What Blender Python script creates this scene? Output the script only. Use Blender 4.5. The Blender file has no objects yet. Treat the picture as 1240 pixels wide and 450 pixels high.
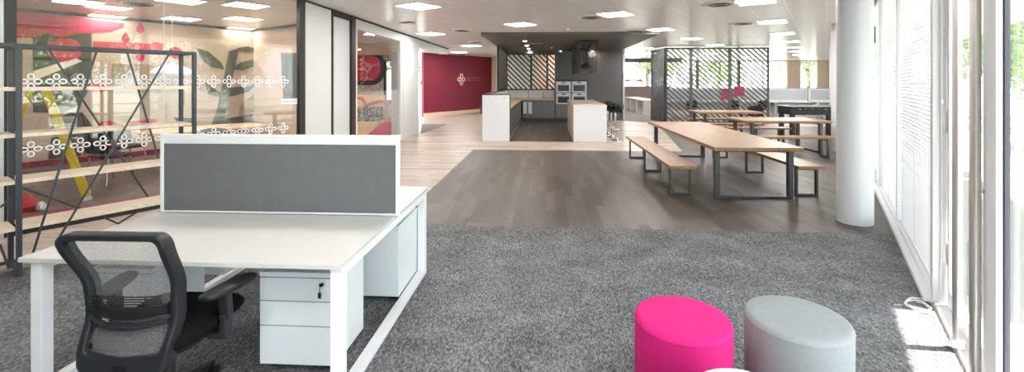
import bpy, bmesh, math, random
from mathutils import Vector, Matrix
random.seed(7)
PI = math.pi
sc = bpy.context.scene
COL = sc.collection

# ------------------------------------------------------------------ frame of the place
H_EYE, H_CEIL = 1.63, 3.0
F_PX, CX, HY = 550.0, 631.0, 99.0
TH = math.radians(3.12)                       # camera yaw from the desk grid
CT, ST = math.cos(TH), math.sin(TH)
GA = math.radians(30.74)                      # the window grid against the desk grid
E1 = Vector((math.sin(GA), math.cos(GA), 0))  # along the window wall
E2 = Vector((math.cos(GA), -math.sin(GA), 0)) # out through the window wall
def cw(X, Z, z=0.0):                          # survey coordinates (right, ahead of the eye) -> world
    return Vector((X*CT - Z*ST, X*ST + Z*CT, z))
def wv(u, v, z=0.0):
    p = E2*u + E1*v
    return Vector((p.x, p.y, z))
def uv_of(p): return (p.x*E2.x + p.y*E2.y, p.x*E1.x + p.y*E1.y)
def ray(px, py): return cw((px-CX)/F_PX, 1.0, (HY-py)/F_PX)
def gp(px, py, h=0.0):
    r = ray(px, py); t = (h-H_EYE)/r.z
    return Vector((r.x*t, r.y*t, h))
def onplane(px, py, p0, n):
    r = ray(px, py); o = Vector((0, 0, H_EYE))
    t = (Vector(p0)-o).dot(n)/r.dot(n)
    return o + r*t

# ------------------------------------------------------------------ materials
def lin(c):
    out = []
    for x in c:
        x /= 255.0
        out.append(x/12.92 if x <= .04045 else ((x+.055)/1.055)**2.4)
    return (*out, 1.0)
MATS = {}
def mat(name, rgb, rough=.5, metal=0.0, spec=.5, emit=None, estr=0.0, coat=0.0):
    m = bpy.data.materials.new(name); m.use_nodes = True
    b = m.node_tree.nodes['Principled BSDF']
    b.inputs['Base Color'].default_value = lin(rgb)
    b.inputs['Roughness'].default_value = rough
    b.inputs['Metallic'].default_value = metal
    b.inputs['Specular IOR Level'].default_value = spec
    b.inputs['Coat Weight'].default_value = coat
    if emit:
        b.inputs['Emission Color'].default_value = lin(emit)
        b.inputs['Emission Strength'].default_value = estr
    MATS[name] = m
    return m
def nd(m, t, **kw):
    n = m.node_tree.nodes.new(t)
    for k, v in kw.items(): setattr(n, k, v)
    return n
def lk(m, a, b): m.node_tree.links.new(a, b)
def bsdf(m): return m.node_tree.nodes['Principled BSDF']
def noise_tint(m, a, b, scale, stretch=(1, 1, 1), detail=6, lo=.35, hi=.65, bump=0.0, rough=.6):
    """two tones mixed by object-space noise, with optional bump"""
    tc = nd(m, 'ShaderNodeTexCoord'); mp = nd(m, 'ShaderNodeMapping'); mp.inputs['Scale'].default_value = stretch
    nz = nd(m, 'ShaderNodeTexNoise'); nz.inputs['Scale'].default_value = scale; nz.inputs['Detail'].default_value = detail
    nz.inputs['Roughness'].default_value = rough
    rp = nd(m, 'ShaderNodeValToRGB')
    rp.color_ramp.elements[0].position = lo; rp.color_ramp.elements[0].color = lin(a)
    rp.color_ramp.elements[1].position = hi; rp.color_ramp.elements[1].color = lin(b)
    lk(m, tc.outputs['Object'], mp.inputs['Vector']); lk(m, mp.outputs['Vector'], nz.inputs['Vector'])
    lk(m, nz.outputs['Fac'], rp.inputs['Fac']); lk(m, rp.outputs['Color'], bsdf(m).inputs['Base Color'])
    if bump:
        bp = nd(m, 'ShaderNodeBump'); bp.inputs['Strength'].default_value = bump; bp.inputs['Distance'].default_value = .01
        lk(m, nz.outputs['Fac'], bp.inputs['Height']); lk(m, bp.outputs['Normal'], bsdf(m).inputs['Normal'])
    return m
def plank_mat(name, cols, w, L, rot, rough=.45, seam=.004, grain=.35, graincol=(60, 45, 38), spec=.5, seamfac=.6):
    """rows of planks w wide and L long, each board with a tone of its own; rot turns the board direction from local y"""
    m = mat(name, cols[0], rough, spec=spec)
    tc = nd(m, 'ShaderNodeTexCoord'); mp = nd(m, 'ShaderNodeMapping'); mp.inputs['Rotation'].default_value = (0, 0, rot)
    sp = nd(m, 'ShaderNodeSeparateXYZ')
    lk(m, tc.outputs['Object'], mp.inputs['Vector']); lk(m, mp.outputs['Vector'], sp.inputs['Vector'])
    def M(op, a, b=None):
        n = nd(m, 'ShaderNodeMath', operation=op)
        for i, x in enumerate((a, b)):
            if x is None: continue
            if isinstance(x, (int, float)): n.inputs[i].default_value = x
            else: lk(m, x, n.inputs[i])
        return n.outputs[0]
    xs = M('DIVIDE', sp.outputs['X'], w); xi = M('FLOOR', xs); xf = M('SUBTRACT', xs, xi)
    wn = nd(m, 'ShaderNodeTexWhiteNoise', noise_dimensions='1D'); lk(m, xi, wn.inputs['W'])
    ys = M('ADD', M('DIVIDE', sp.outputs['Y'], L), M('MULTIPLY', wn.outputs['Value'], 7.3)); yi = M('FLOOR', ys); yf = M('SUBTRACT', ys, yi)
    cb = nd(m, 'ShaderNodeCombineXYZ'); lk(m, xi, cb.inputs['X']); lk(m, yi, cb.inputs['Y'])
    wn2 = nd(m, 'ShaderNodeTexWhiteNoise', noise_dimensions='2D'); lk(m, cb.outputs['Vector'], wn2.inputs['Vector'])
    rp = nd(m, 'ShaderNodeValToRGB'); cr = rp.color_ramp
    while len(cr.elements) < len(cols): cr.elements.new(.5)
    for i, c in enumerate(cols):
        cr.elements[i].position = i/(len(cols)-1); cr.elements[i].color = lin(c)
    lk(m, wn2.outputs['Value'], rp.inputs['Fac'])
    # grain
    gm = nd(m, 'ShaderNodeMapping'); gm.inputs['Scale'].default_value = (14, 1.1, 1)
    ad = nd(m, 'ShaderNodeVectorMath', operation='ADD'); sc3 = nd(m, 'ShaderNodeVectorMath', operation='SCALE'); sc3.inputs['Scale'].default_value = 9.0
    lk(m, wn2.outputs['Color'], sc3.inputs[0]); lk(m, mp.outputs['Vector'], gm.inputs['Vector']); lk(m, gm.outputs['Vector'], ad.inputs[0]); lk(m, sc3.outputs[0], ad.inputs[1])
    nz = nd(m, 'ShaderNodeTexNoise'); nz.inputs['Scale'].default_value = 2.2; nz.inputs['Detail'].default_value = 7; nz.inputs['Roughness'].default_value = .65
    lk(m, ad.outputs[0], nz.inputs['Vector'])
    gr = nd(m, 'ShaderNodeMapRange'); gr.inputs['From Min'].default_value = .45; gr.inputs['From Max'].default_value = .75; gr.inputs['To Max'].default_value = grain
    lk(m, nz.outputs['Fac'], gr.inputs['Value'])
    mx = nd(m, 'ShaderNodeMix', data_type='RGBA'); mx.inputs[7].default_value = lin(graincol)
    lk(m, gr.outputs[0], mx.inputs[0]); lk(m, rp.outputs['Color'], mx.inputs[6])
    # seams
    sx = M('LESS_THAN', xf, seam/w); sy = M('LESS_THAN', yf, seam/L); sm = M('MULTIPLY', M('MAXIMUM', sx, sy), seamfac)
    mx2 = nd(m, 'ShaderNodeMix', data_type='RGBA'); mx2.inputs[7].default_value = lin(graincol)
    lk(m, sm, mx2.inputs[0]); lk(m, mx.outputs[2], mx2.inputs[6]); lk(m, mx2.outputs[2], bsdf(m).inputs['Base Color'])
    return m
def glass_mat(name, tint=(.97, .98, .98), base=.05, gain=.9):
    m = bpy.data.materials.new(name); m.use_nodes = True; nt = m.node_tree
    nt.nodes.remove(bsdf(m)); out = nt.nodes['Material Output']
    tr = nd(m, 'ShaderNodeBsdfTransparent'); tr.inputs['Color'].default_value = (*tint, 1)
    gl = nd(m, 'ShaderNodeBsdfGlossy'); gl.inputs['Roughness'].default_value = .01
    lw = nd(m, 'ShaderNodeLayerWeight'); lw.inputs['Blend'].default_value = .5
    pw = nd(m, 'ShaderNodeMath', operation='POWER'); pw.inputs[1].default_value = 5
    ma = nd(m, 'ShaderNodeMath', operation='MULTIPLY_ADD'); ma.inputs[1].default_value = gain; ma.inputs[2].default_value = base
    mx = nd(m, 'ShaderNodeMixShader')
    lk(m, lw.outputs['Facing'], pw.inputs[0]); lk(m, pw.outputs[0], ma.inputs[0]); lk(m, ma.outputs[0], mx.inputs[0])
    lk(m, tr.outputs[0], mx.inputs[1]); lk(m, gl.outputs[0], mx.inputs[2]); lk(m, mx.outputs[0], out.inputs['Surface'])
    MATS[name] = m; return m
def veil_mat(name, rgb, cover):
    """woven mesh: part of the light goes through its holes"""
    m = mat(name, rgb, .7); nt = m.node_tree; out = nt.nodes['Material Output']
    tr = nd(m, 'ShaderNodeBsdfTransparent'); mx = nd(m, 'ShaderNodeMixShader'); mx.inputs[0].default_value = cover
    tc = nd(m, 'ShaderNodeTexCoord'); wvx = nd(m, 'ShaderNodeTexNoise'); wvx.inputs['Scale'].default_value = 420
    mr = nd(m, 'ShaderNodeMapRange'); mr.inputs['From Min'].default_value = .3; mr.inputs['From Max'].default_value = .7
    mr.inputs['To Min'].default_value = cover-.22; mr.inputs['To Max'].default_value = cover+.22
    lk(m, tc.outputs['Object'], wvx.inputs['Vector']); lk(m, wvx.outputs['Fac'], mr.inputs['Value']); lk(m, mr.outputs[0], mx.inputs[0])
    lk(m, tr.outputs[0], mx.inputs[1]); lk(m, bsdf(m).outputs[0], mx.inputs[2]); lk(m, mx.outputs[0], out.inputs['Surface'])
    return m

mat('white_paint', (200, 201, 201), .55)
mat('white_metal', (224, 225, 228), .4)
mat('white_laminate', (192, 190, 188), .42)
mat('white_gloss', (206, 207, 210), .35)
mat('pedestal_white', (212, 216, 219), .42)
mat('black_metal', (26, 26, 28), .45)
mat('shelf_metal', (52, 57, 65), .42)
mat('leg_steel', (62, 63, 66), .38, metal=.35)
mat('chrome', (205, 205, 207), .14, metal=1.0)
mat('brushed_steel', (214, 208, 202), .36, metal=1.0)
mat('black_plastic', (20, 21, 23), .5, spec=.35)
mat('grey_plastic', (30, 33, 37), .5, spec=.35)
mat('black_cloth', (22, 22, 24), .9)
mat('charcoal_paint', (88, 86, 86), .5)
mat('charcoal_dark', (66, 65, 65), .5)
mat('cabinet_grey', (104, 104, 106), .42)
mat('magenta_paint', (128, 24, 52), .5)
mat('magenta_bright', (198, 40, 88), .55)
mat('magenta_cloth', (200, 18, 112), .8)
mat('beige_wall', (222, 200, 180), .6)
mat('mural_beige', (196, 177, 158), .6)
mat('mural_red', (200, 72, 92), .6)
mat('mural_dark', (70, 68, 62), .6)
mat('mural_green', (84, 88, 76), .6)
mat('mural_taupe', (160, 142, 114), .6)
mat('mural_pale', (238, 224, 208), .6)
mat('mural_grey', (190, 178, 164), .6)
mat('yellow_paint', (236, 204, 20), .45)
mat('blue_plastic', (38, 66, 122), .5)
mat('red_plastic', (205, 48, 48), .5)
mat('dark_wood_edge', (70, 58, 52), .5)
mat('oven_glass', (30, 44, 42), .25, spec=.3)
mat('brown_board', (112, 100, 94), .7)
mat('white_decal', (246, 246, 246), .5)
mat('screen_grey', (176, 180, 187), .85)
mat('bark', (84, 70, 56), .9)
mat('lamp_glow', (255, 250, 240), .5, emit=(255, 251, 248), estr=22.0)
mat('lamp_glow_soft', (255, 250, 240), .5, emit=(255, 247, 238), estr=9.0)
mat('spot_glow', (255, 244, 226), .5, emit=(255, 236, 212), estr=160.0)
mat('pendant_glow', (255, 226, 180), .5, emit=(255, 214, 150), estr=25.0)
mat('panel_magenta', (190, 22, 84), .5)
mat('grey_bin', (78, 76, 76), .6)
mat('paving', (160, 157, 152), .8)
mat('rail_metal', (200, 205, 208), .4)
mat('slat_white', (214, 216, 218), .5)
mat('seal_dark', (78, 82, 94), .5)
mat('logo_cream', (236, 206, 180), .5)
mat('logo_dim', (150, 104, 92), .6)
mat('plank_letter', (118, 106, 98), .6)
mat('soffit_white', (225, 225, 222), .6)
glass_mat('glass')
glass_mat('glass_partition', (.95, .955, .95), .055, .85)
veil_mat('chair_mesh', (120, 120, 122), .46)
noise_tint(mat('screen_cloth', (120, 121, 124), .95, spec=.2), (101, 102, 105), (105, 106, 109), 14, detail=8)
noise_tint(mat('pink_felt', (196, 30, 112), .9, spec=.25), (192, 29, 109), (200, 32, 115), 40)
noise_tint(mat('grey_felt', (160, 168, 172), .9, spec=.25), (132, 136, 139), (137, 141, 144), 40)
noise_tint(mat('pale_felt', (190, 188, 189), .9, spec=.25), (188, 186, 187), (194, 192, 193), 40)
noise_tint(mat('chair_cloth', (14, 14, 15), .95, spec=.1), (11, 11, 12), (18, 18, 19), 300, bump=.2)
noise_tint(mat('leaf', (124, 148, 92), .7), (100, 130, 72), (160, 180, 118), 3)
noise_tint(mat('leaf_dark', (108, 134, 86), .7), (88, 116, 64), (146, 168, 108), 3)
noise_tint(mat('lawn', (172, 174, 160), .9), (160, 164, 146), (184, 184, 172), 4)
noise_tint(mat('oak', (180, 142, 104), .42), (112, 78, 46), (148, 112, 76), 3.2, (9, .9, 9), 8, .3, .72, bump=.08)
noise_tint(mat('oak_pale', (220, 186, 144), .45), (206, 170, 128), (230, 202, 164), 3.0, (9, .9, 9), 8)
noise_tint(mat('birch', (232, 214, 190), .5), (222, 202, 176), (238, 222, 202), 3.0, (.9, 9, 9), 8)
noise_tint(mat('island_top', (218, 198, 186), .25), (212, 192, 180), (224, 205, 194), 20)
# carpet: flecked loop pile
cm = mat('carpet', (120, 121, 123), .95, spec=.15)
tc = nd(cm, 'ShaderNodeTexCoord'); mp = nd(cm, 'ShaderNodeMapping'); mp.inputs['Rotation'].default_value = (0, 0, .5); mp.inputs['Scale'].default_value = (1.0, .45, 1)
n1 = nd(cm, 'ShaderNodeTexNoise'); n1.inputs['Scale'].default_value = 85; n1.inputs['Detail'].default_value = 5; n1.inputs['Roughness'].default_value = .75
n2 = nd(cm, 'ShaderNodeTexNoise'); n2.inputs['Scale'].default_value = 3.0; n2.inputs['Detail'].default_value = 4
r1 = nd(cm, 'ShaderNodeValToRGB'); r1.color_ramp.elements[0].position = .36; r1.color_ramp.elements[0].color = lin((56, 57, 59)); r1.color_ramp.elements[1].position = .66; r1.color_ramp.elements[1].color = lin((146, 147, 149))
e = r1.color_ramp.elements.new(.5); e.color = lin((100, 101, 103))
mr = nd(cm, 'ShaderNodeMapRange'); mr.inputs['From Min'].default_value = .3; mr.inputs['From Max'].default_value = .7; mr.inputs['To Min'].default_value = -.04; mr.inputs['To Max'].default_value = .04
ad = nd(cm, 'ShaderNodeMath', operation='ADD')
bp = nd(cm, 'ShaderNodeBump'); bp.inputs['Strength'].default_value = .35; bp.inputs['Distance'].default_value = .01
lk(cm, tc.outputs['Object'], mp.inputs['Vector']); lk(cm, mp.outputs['Vector'], n1.inputs['Vector']); lk(cm, tc.outputs['Object'], n2.inputs['Vector'])
lk(cm, n2.outputs['Fac'], mr.inputs['Value']); lk(cm, n1.outputs['Fac'], ad.inputs[0]); lk(cm, mr.outputs[0], ad.inputs[1])
lk(cm, ad.outputs[0], r1.inputs['Fac']); lk(cm, r1.outputs['Color'], bsdf(cm).inputs['Base Color'])
lk(cm, n1.outputs['Fac'], bp.inputs['Height']); lk(cm, bp.outputs['Normal'], bsdf(cm).inputs['Normal'])
noise_tint(mat('carpet_brown', (122, 112, 107), .95, spec=.15), (110, 101, 96), (134, 124, 119), 40)
plank_mat('floor_light', [(166, 152, 139), (182, 170, 158), (146, 131, 117), (192, 181, 170), (174, 159, 146)], .16, 1.2, PI/2, .38, grain=.9, graincol=(120, 92, 74))
plank_mat('floor_dark', [(72, 62, 56), (86, 76, 70), (54, 46, 42), (78, 69, 63), (94, 84, 77)], .13, 1.0, 0, .42, grain=.6, graincol=(52, 44, 40), spec=.35)
plank_mat('floor_room', [(96, 84, 76), (118, 104, 94), (84, 74, 68), (108, 95, 86)], .16, 1.0, PI/2+GA, .5, grain=.6, graincol=(58, 50, 46))
plank_mat('ceiling_tile', [(234, 234, 236), (237, 237, 239)], .6, 1.5, GA, .27, seam=.022, grain=.0, graincol=(255, 255, 255), seamfac=1.0, spec=.9)
# room wall paper with stone outlines
ms = mat('stone_paper', (205, 195, 184), .7); tc = nd(ms, 'ShaderNodeTexCoord'); vo = nd(ms, 'ShaderNodeTexVoronoi', feature='DISTANCE_TO_EDGE'); vo.inputs['Scale'].default_value = 3.4
rp = nd(ms, 'ShaderNodeValToRGB'); rp.color_ramp.elements[0].position = .015; rp.color_ramp.elements[0].color = lin((120, 112, 106)); rp.color_ramp.elements[1].position = .035; rp.color_ramp.elements[1].color = lin((208, 198, 187))
lk(ms, tc.outputs['Object'], vo.inputs['Vector']); lk(ms, vo.outputs['Distance'], rp.inputs['Fac']); lk(ms, rp.outputs['Color'], bsdf(ms).inputs['Base Color'])
mm = mat('map_pink', (206, 52, 92), .6); tc = nd(mm, 'ShaderNodeTexCoord'); vo = nd(mm, 'ShaderNodeTexVoronoi', feature='DISTANCE_TO_EDGE'); vo.inputs['Scale'].default_value = 1.9
rp = nd(mm, 'ShaderNodeValToRGB'); rp.color_ramp.elements[0].position = .01; rp.color_ramp.elements[0].color = lin((244, 150, 172)); rp.color_ramp.elements[1].position = .03; rp.color_ramp.elements[1].color = lin((208, 50, 90))
lk(mm, tc.outputs['Object'], vo.inputs['Vector']); lk(mm, vo.outputs['Distance'], rp.inputs['Fac']); lk(mm, rp.outputs['Color'], bsdf(mm).inputs['Base Color'])
mf = mat('print_cloth', (60, 60, 60), .9); tc = nd(mf, 'ShaderNodeTexCoord'); mp = nd(mf, 'ShaderNodeMapping'); mp.inputs['Scale'].default_value = (7, 4, 2.6); mp.inputs['Rotation'].default_value = (0, .5, 0)
nz = nd(mf, 'ShaderNodeTexNoise'); nz.inputs['Scale'].default_value = 2.2; nz.inputs['Detail'].default_value = 1; nz.inputs['Distortion'].default_value = 1.5
rp = nd(mf, 'ShaderNodeValToRGB'); rp.color_ramp.interpolation = 'CONSTANT'; rp.color_ramp.elements[0].color = lin((38, 38, 40)); rp.color_ramp.elements[1].position = .53; rp.color_ramp.elements[1].color = lin((176, 172, 168))
lk(mf, tc.outputs['Object'], mp.inputs['Vector']); lk(mf, mp.outputs['Vector'], nz.inputs['Vector']); lk(mf, nz.outputs['Fac'], rp.inputs['Fac']); lk(mf, rp.outputs['Color'], bsdf(mf).inputs['Base Color'])

# ------------------------------------------------------------------ mesh building
class MB:
    def __init__(s): s.v = []; s.f = []; s.smooth = []
    def add(s, vs, fs, smooth=False):
        b = len(s.v); s.v += [Vector(x) for x in vs]
        for f in fs: s.f.append(tuple(b+i for i in f)); s.smooth.append(smooth)
        return s
    def box(s, x0, x1, y0, y1, z0, z1, M=None):
        vs = [Vector((x, y, z)) for z in (z0, z1) for y in (y0, y1) for x in (x0, x1)]
        if M: vs = [M @ q for q in vs]
        return s.add(vs, [(0, 2, 3, 1), (4, 5, 7, 6), (0, 1, 5, 4), (2, 6, 7, 3), (0, 4, 6, 2), (1, 3, 7, 5)])
    def bar(s, a, b, w, d, side=(0, 0, 1)):
        """rectangular bar from a to b: w across the side vector's plane, d along side"""
        a, b = Vector(a), Vector(b); t = (b-a).normalized(); n = Vector(side); n = (n - t*n.dot(t))
        if n.length < 1e-4: n = Vector((1, 0, 0)) - t*t.x
        n.normalize(); m = t.cross(n)
        o = [m*(w/2)*i + n*(d/2)*j for i, j in ((-1, -1), (1, -1), (1, 1), (-1, 1))]
        return s.add([a+q for q in o]+[b+q for q in o], [(0, 1, 2, 3), (7, 6, 5, 4), (0, 4, 5, 1), (1, 5, 6, 2), (2, 6, 7, 3), (3, 7, 4, 0)])
    def tube(s, pts, r, n=10, closed=False, caps=True):
        pts = [Vector(p) for p in pts]; N = len(pts); rings = []; prev = None
        for i, p in enumerate(pts):
            if closed: t = pts[(i+1) % N]-pts[i-1]
            else: t = pts[min(i+1, N-1)]-pts[max(i-1, 0)]
            t.normalize()
            up = prev if prev else (Vector((0, 0, 1)) if abs(t.z) < .9 else Vector((1, 0, 0)))
            x = (up - t*up.dot(t))
            if x.length < 1e-5: x = Vector((1, 0, 0)) - t*t.x
            x.normalize(); prev = x; y = t.cross(x)
            rr = r[i] if isinstance(r, (list, tuple)) else r
            rings.append([p + (x*math.cos(2*PI*k/n)+y*math.sin(2*PI*k/n))*rr for k in range(n)])
        vs = [q for g in rings for q in g]; fs = []
        for i in range(N if closed else N-1):
            a, b = i*n, ((i+1) % N)*n
            for k in range(n): fs.append((a+k, a+(k+1) % n, b+(k+1) % n, b+k))
        s.add(vs, fs, True)
        if caps and not closed:
            s.add(rings[0], [tuple(reversed(range(n)))]); s.add(rings[-1], [tuple(range(n))])
        return s
    def lathe(s, prof, n=32, c=(0, 0, 0)):
        c = Vector(c); vs = []; fs = []
        for r, z in prof:
            for k in range(n):
                a = 2*PI*k/n; vs.append(c+Vector((r*math.cos(a), r*math.sin(a), z)))
        for i in range(len(prof)-1):
            for k in range(n): fs.append((i*n+k, i*n+(k+1) % n, (i+1)*n+(k+1) % n, (i+1)*n+k))
        s.add(vs, fs, True)
        if prof[0][0] > 1e-4: s.add([vs[k] for k in range(n)], [tuple(reversed(range(n)))])
        if prof[-1][0] > 1e-4: s.add([vs[(len(prof)-1)*n+k] for k in range(n)], [tuple(range(n))])
        return s
    def prism(s, poly, off):
        """polygon (3d points) pushed along off"""
        P = [Vector(p) for p in poly]; off = Vector(off); n = len(P)
        nrm = Vector((0, 0, 0))
        for i in range(n): nrm += P[i].cross(P[(i+1) % n])
        if nrm.dot(off) < 0: P.reverse()
        vs = P+[p+off for p in P]
        return s.add(vs, [tuple(reversed(range(n))), tuple(range(n, 2*n))]+[(i, (i+1) % n, n+(i+1) % n, n+i) for i in range(n)])
    def build(s, name, m, parent=None, bevel=0, seg=2, sub=0):
        me = bpy.data.meshes.new(name); me.from_pydata([tuple(x) for x in s.v], [], s.f)
        me.polygons.foreach_set('use_smooth', s.smooth); me.update()
        me.materials.append(MATS[m] if isinstance(m, str) else m)
        o = bpy.data.objects.new(name, me); COL.objects.link(o)
        if bevel:
            b = o.modifiers.new('bevel', 'BEVEL'); b.width = bevel; b.segments = seg; b.limit_method = 'ANGLE'; b.angle_limit = math.radians(50)
        if sub:
            q = o.modifiers.new('sub', 'SUBSURF'); q.levels = sub; q.render_levels = sub
        if parent: o.parent = parent
        return o
def tag(o, label=None, cat=None, group=None, kind=None):
    if label: o['label'] = label
    if cat: o['category'] = cat
    if group: o['group'] = group
    if kind: o['kind'] = kind
    return o
def thing(name, label, cat, loc=(0, 0, 0), rz=0.0, group=None):
    o = bpy.data.objects.new(name, None); COL.objects.link(o); o.empty_display_size = .1
    o.location = loc; o.rotation_euler = (0, 0, rz)
    return tag(o, label, cat, group)
def struct(name, mb, m, parent=None, bevel=0):
    o = mb.build(name, m, parent, bevel)
    o['kind'] = 'structure'
    return o
def kids(o): return [c for c in COL.objects if c.parent == o]
def copy_tree(o, parent=None):
    c = o.copy(); COL.objects.link(c)
    if parent: c.parent = parent
    for ch in kids(o): copy_tree(ch, c)
    return c
def dup(o, loc, rz, label, group=None):
    c = copy_tree(o); c.location = loc; c.rotation_euler = (0, 0, rz); c['label'] = label
    if group: c['group'] = group
    return c
def text(name, s, size, m, parent=None, depth=.004, M=None):
    cu = bpy.data.curves.new('lettering', 'FONT'); cu.body = s; cu.size = size; cu.extrude = depth; cu.align_x = 'CENTER'; cu.align_y = 'CENTER'
    t = bpy.data.objects.new('lettering_source', cu); COL.objects.link(t)
    bpy.context.view_layer.update()
    me = bpy.data.meshes.new_from_object(t.evaluated_get(bpy.context.evaluated_depsgraph_get()))
    bpy.data.objects.remove(t); bpy.data.curves.remove(cu)
    if M: me.transform(M)
    me.materials.clear(); me.materials.append(MATS[m])
    o = bpy.data.objects.new(name, me); COL.objects.link(o)
    if parent: o.parent = parent
    return o
RW = -GA                                      # rotation of things squared to the window grid
MW = Matrix.Rotation(-GA, 4, 'Z')             # (u, v, z) -> world

# ================================================================== SETTING
FX = -4.02                                    # line of the white meeting-room front
GU = -7.17                                    # plane of the glass partition
GV1 = 4.2                                     # its far corner
RU = -12.5                                    # back wall of the meeting room
RV = 6.0                                     # end wall of the meeting room
ceil_poly = [(wv(.80, -7)), wv(.80, 35.6), Vector((-4.6, 30.2, 0)), wv(-15.8, 20.6), wv(-15.8, 15.0), Vector((-5.25, 16.75, 0)), Vector((-18, 16.75, 0)), Vector((-18, -6.6, 0))]
def flat(poly, z): return [Vector((p[0], p[1], z)) for p in poly]
struct('ceiling', MB().prism(flat(ceil_poly, H_CEIL), (0, 0, .15)), 'ceiling_tile')
struct('floor', MB().prism(flat(ceil_poly, -.1), (0, 0, .1)), 'floor_light')
WEDGE = wv(.66, 6.2)
dark = [(-1.74, 5.08), (-1.74, 10.82), (3.2, 10.82), (4.35, 18.1), tuple(wv(.64, 20))[:2], tuple(wv(.64, 6.27))[:2]]
fd = struct('floor_dark_planks', MB().prism(flat(dark, 0), (0, 0, .004)), 'floor_dark')
cp = [tuple(gp(0, 332))[:2], tuple(gp(246, 273))[:2], (-3.3, 5.08), (-1.74, 5.08), tuple(wv(.64, 6.27))[:2], tuple(wv(.64, -6.5))[:2], (-7.5, -5.0), tuple(wv(-5.6, -4))[:2]]
struct('floor_carpet', MB().prism(flat(cp, 0), (0, 0, .008)), 'carpet')
struct('floor_meeting_room', MB().prism([wv(RU, -6, 0), wv(RU, RV, 0), wv(-8.3, RV, 0), wv(GU-.05, GV1, 0), wv(GU-.05, -6, 0)], (0, 0, .004)), 'floor_room')
struct('floor_carpet_border', MB().prism([wv(GU-.95, -6, .004), wv(GU-.95, 4.2, .004), wv(GU-.55, 4.2, .004), wv(GU-.55, -6, .004)], (0, 0, .004)), 'magenta_paint')
struct('floor_kitchen', MB().prism(flat([(-1.0, 12.45), (-1.0, 19.6), (3.2, 19.6), (.75, 15.9), (.75, 12.45)], 0), (0, 0, .004)), 'floor_dark')
struct('floor_far_carpet', MB().prism(flat([(2.9, 19.6), (2.9, 30), (17, 30), (11, 18.2), (4.4, 18.2)], 0), (0, 0, .006)), 'carpet_brown')
tag(MB().prism(flat([tuple(gp(509, 162))[:2], tuple(gp(511, 150.5))[:2], tuple(gp(541, 150.5))[:2]], 0), (0, 0, .012)).build('door_mat', 'carpet_brown'), 'dark brown door mat on the pale planks before the magenta wall', 'mat')
for i, (px, py, s) in enumerate([(563, 259, 'OXOXOQ'), (618, 265, 'KOXO')]):
    p = gp(px, py); text('plank_lettering', s, .2, 'plank_letter', fd, .0006, Matrix.Translation((p.x, p.y, .0046)) @ Matrix.Rotation(PI/2, 4, 'Z') @ Matrix.Diagonal((1.15, .62, 1, 1)))['kind'] = 'structure'

# shell
struct('wall_rear', MB().box(-18, .5, -6.75, -6.6, 0, H_CEIL), 'white_paint')
struct('wall_outer_left', MB().box(-18.15, -18, -6.6, 16.75, 0, H_CEIL), 'white_paint')
# meeting room walls
struct('wall_meeting_back', MB().box(RU-.15, RU, -6, RV+.15, 0, H_CEIL, MW), 'mural_beige')
struct('wall_meeting_end', MB().box(RU, -8.30, RV, RV+.1, 0, H_CEIL, MW), 'beige_wall')
struct('baseboard_meeting_back', MB().box(RU, RU+.02, -6, RV, 0, .12, MW), 'magenta_paint')
struct('trim_meeting_ceiling', MB().box(RU, RU+.03, -6, RV, H_CEIL-.05, H_CEIL-.002, MW).box(RU+.03, -8.27, RV-.03, RV, H_CEIL-.05, H_CEIL-.002, MW), 'charcoal_dark')
struct('wall_left_panels', MB().box(GU-.06, GU+.04, -6, .93, 0, H_CEIL, MW), 'white_paint')
# glass partition: frame, panes, flower decals
gf = struct('window_meeting_glass', MB().box(GU-.05, GU+.05, .93, 1.02, 0, H_CEIL, MW).box(GU-.05, GU+.05, GV1-.06, GV1, 0, H_CEIL, MW)
            .box(GU-.04, GU+.04, 1.02, GV1-.06, H_CEIL-.04, H_CEIL, MW).box(GU-.04, GU+.04, 1.02, GV1-.06, 0, .05, MW), 'black_metal')
cuts = [1.02, 2.32, 3.3, GV1-.06]
for a, b in zip(cuts, cuts[1:]):
    struct('glass_pane', MB().box(GU-.006, GU+.006, a+.002, b-.002, .05, H_CEIL-.04, MW), 'glass_partition', gf)
struct('glass_joint', MB().box(GU-.008, GU+.008, 2.317, 2.323, .05, H_CEIL-.04, MW), 'white_decal', gf)
def ring(mb, c, ax, az, ra, rb, th, n, off):
    c, ax, az, off = Vector(c), Vector(ax), Vector(az), Vector(off)
    o = [c+ax*(ra*math.cos(2*PI*k/n))+az*(rb*math.sin(2*PI*k/n)) for k in range(n)]
    i = [c+ax*((ra-th)*math.cos(2*PI*k/n))+az*((rb-th)*math.sin(2*PI*k/n)) for k in range(n)]
    vs = o+i+[p+off for p in o]+[p+off for p in i]; fs = []
    for k in range(n):
        q = (k+1) % n
        fs += [(2*n+k, 2*n+q, 3*n+q, 3*n+k), (k, n+k, n+q, q), (k, q, 2*n+q, 2*n+k), (n+k, 3*n+k, 3*n+q, n+q)]
    mb.add(vs, fs)
def flower(mb, c, ax, az, r, off, th=.014):
    for dx, dz in ((1, 0), (-1, 0), (0, 1), (0, -1)):
        ring(mb, Vector(c)+Vector(ax)*dx*r*.62+Vector(az)*dz*r*.62, ax, az, r*(.42 if dx else .36), r*(.36 if dx else .42), th, 14, off)
def gv_at(px): return uv_of(onplane(px, 99, wv(GU, 0), E2))[1]
for row, z, name in ((0, H_EYE+.005, 'flower_decals'), (1, .9, 'flower_decals')):
    mb = MB()
    v = 1.13
    while v < GV1-.12:
        flower(mb, wv(GU+.0065, v, z), E1, (0, 0, 1), .085, E2*.002)
        v += .197
    struct(name, mb, 'white_decal', gf)
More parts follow.
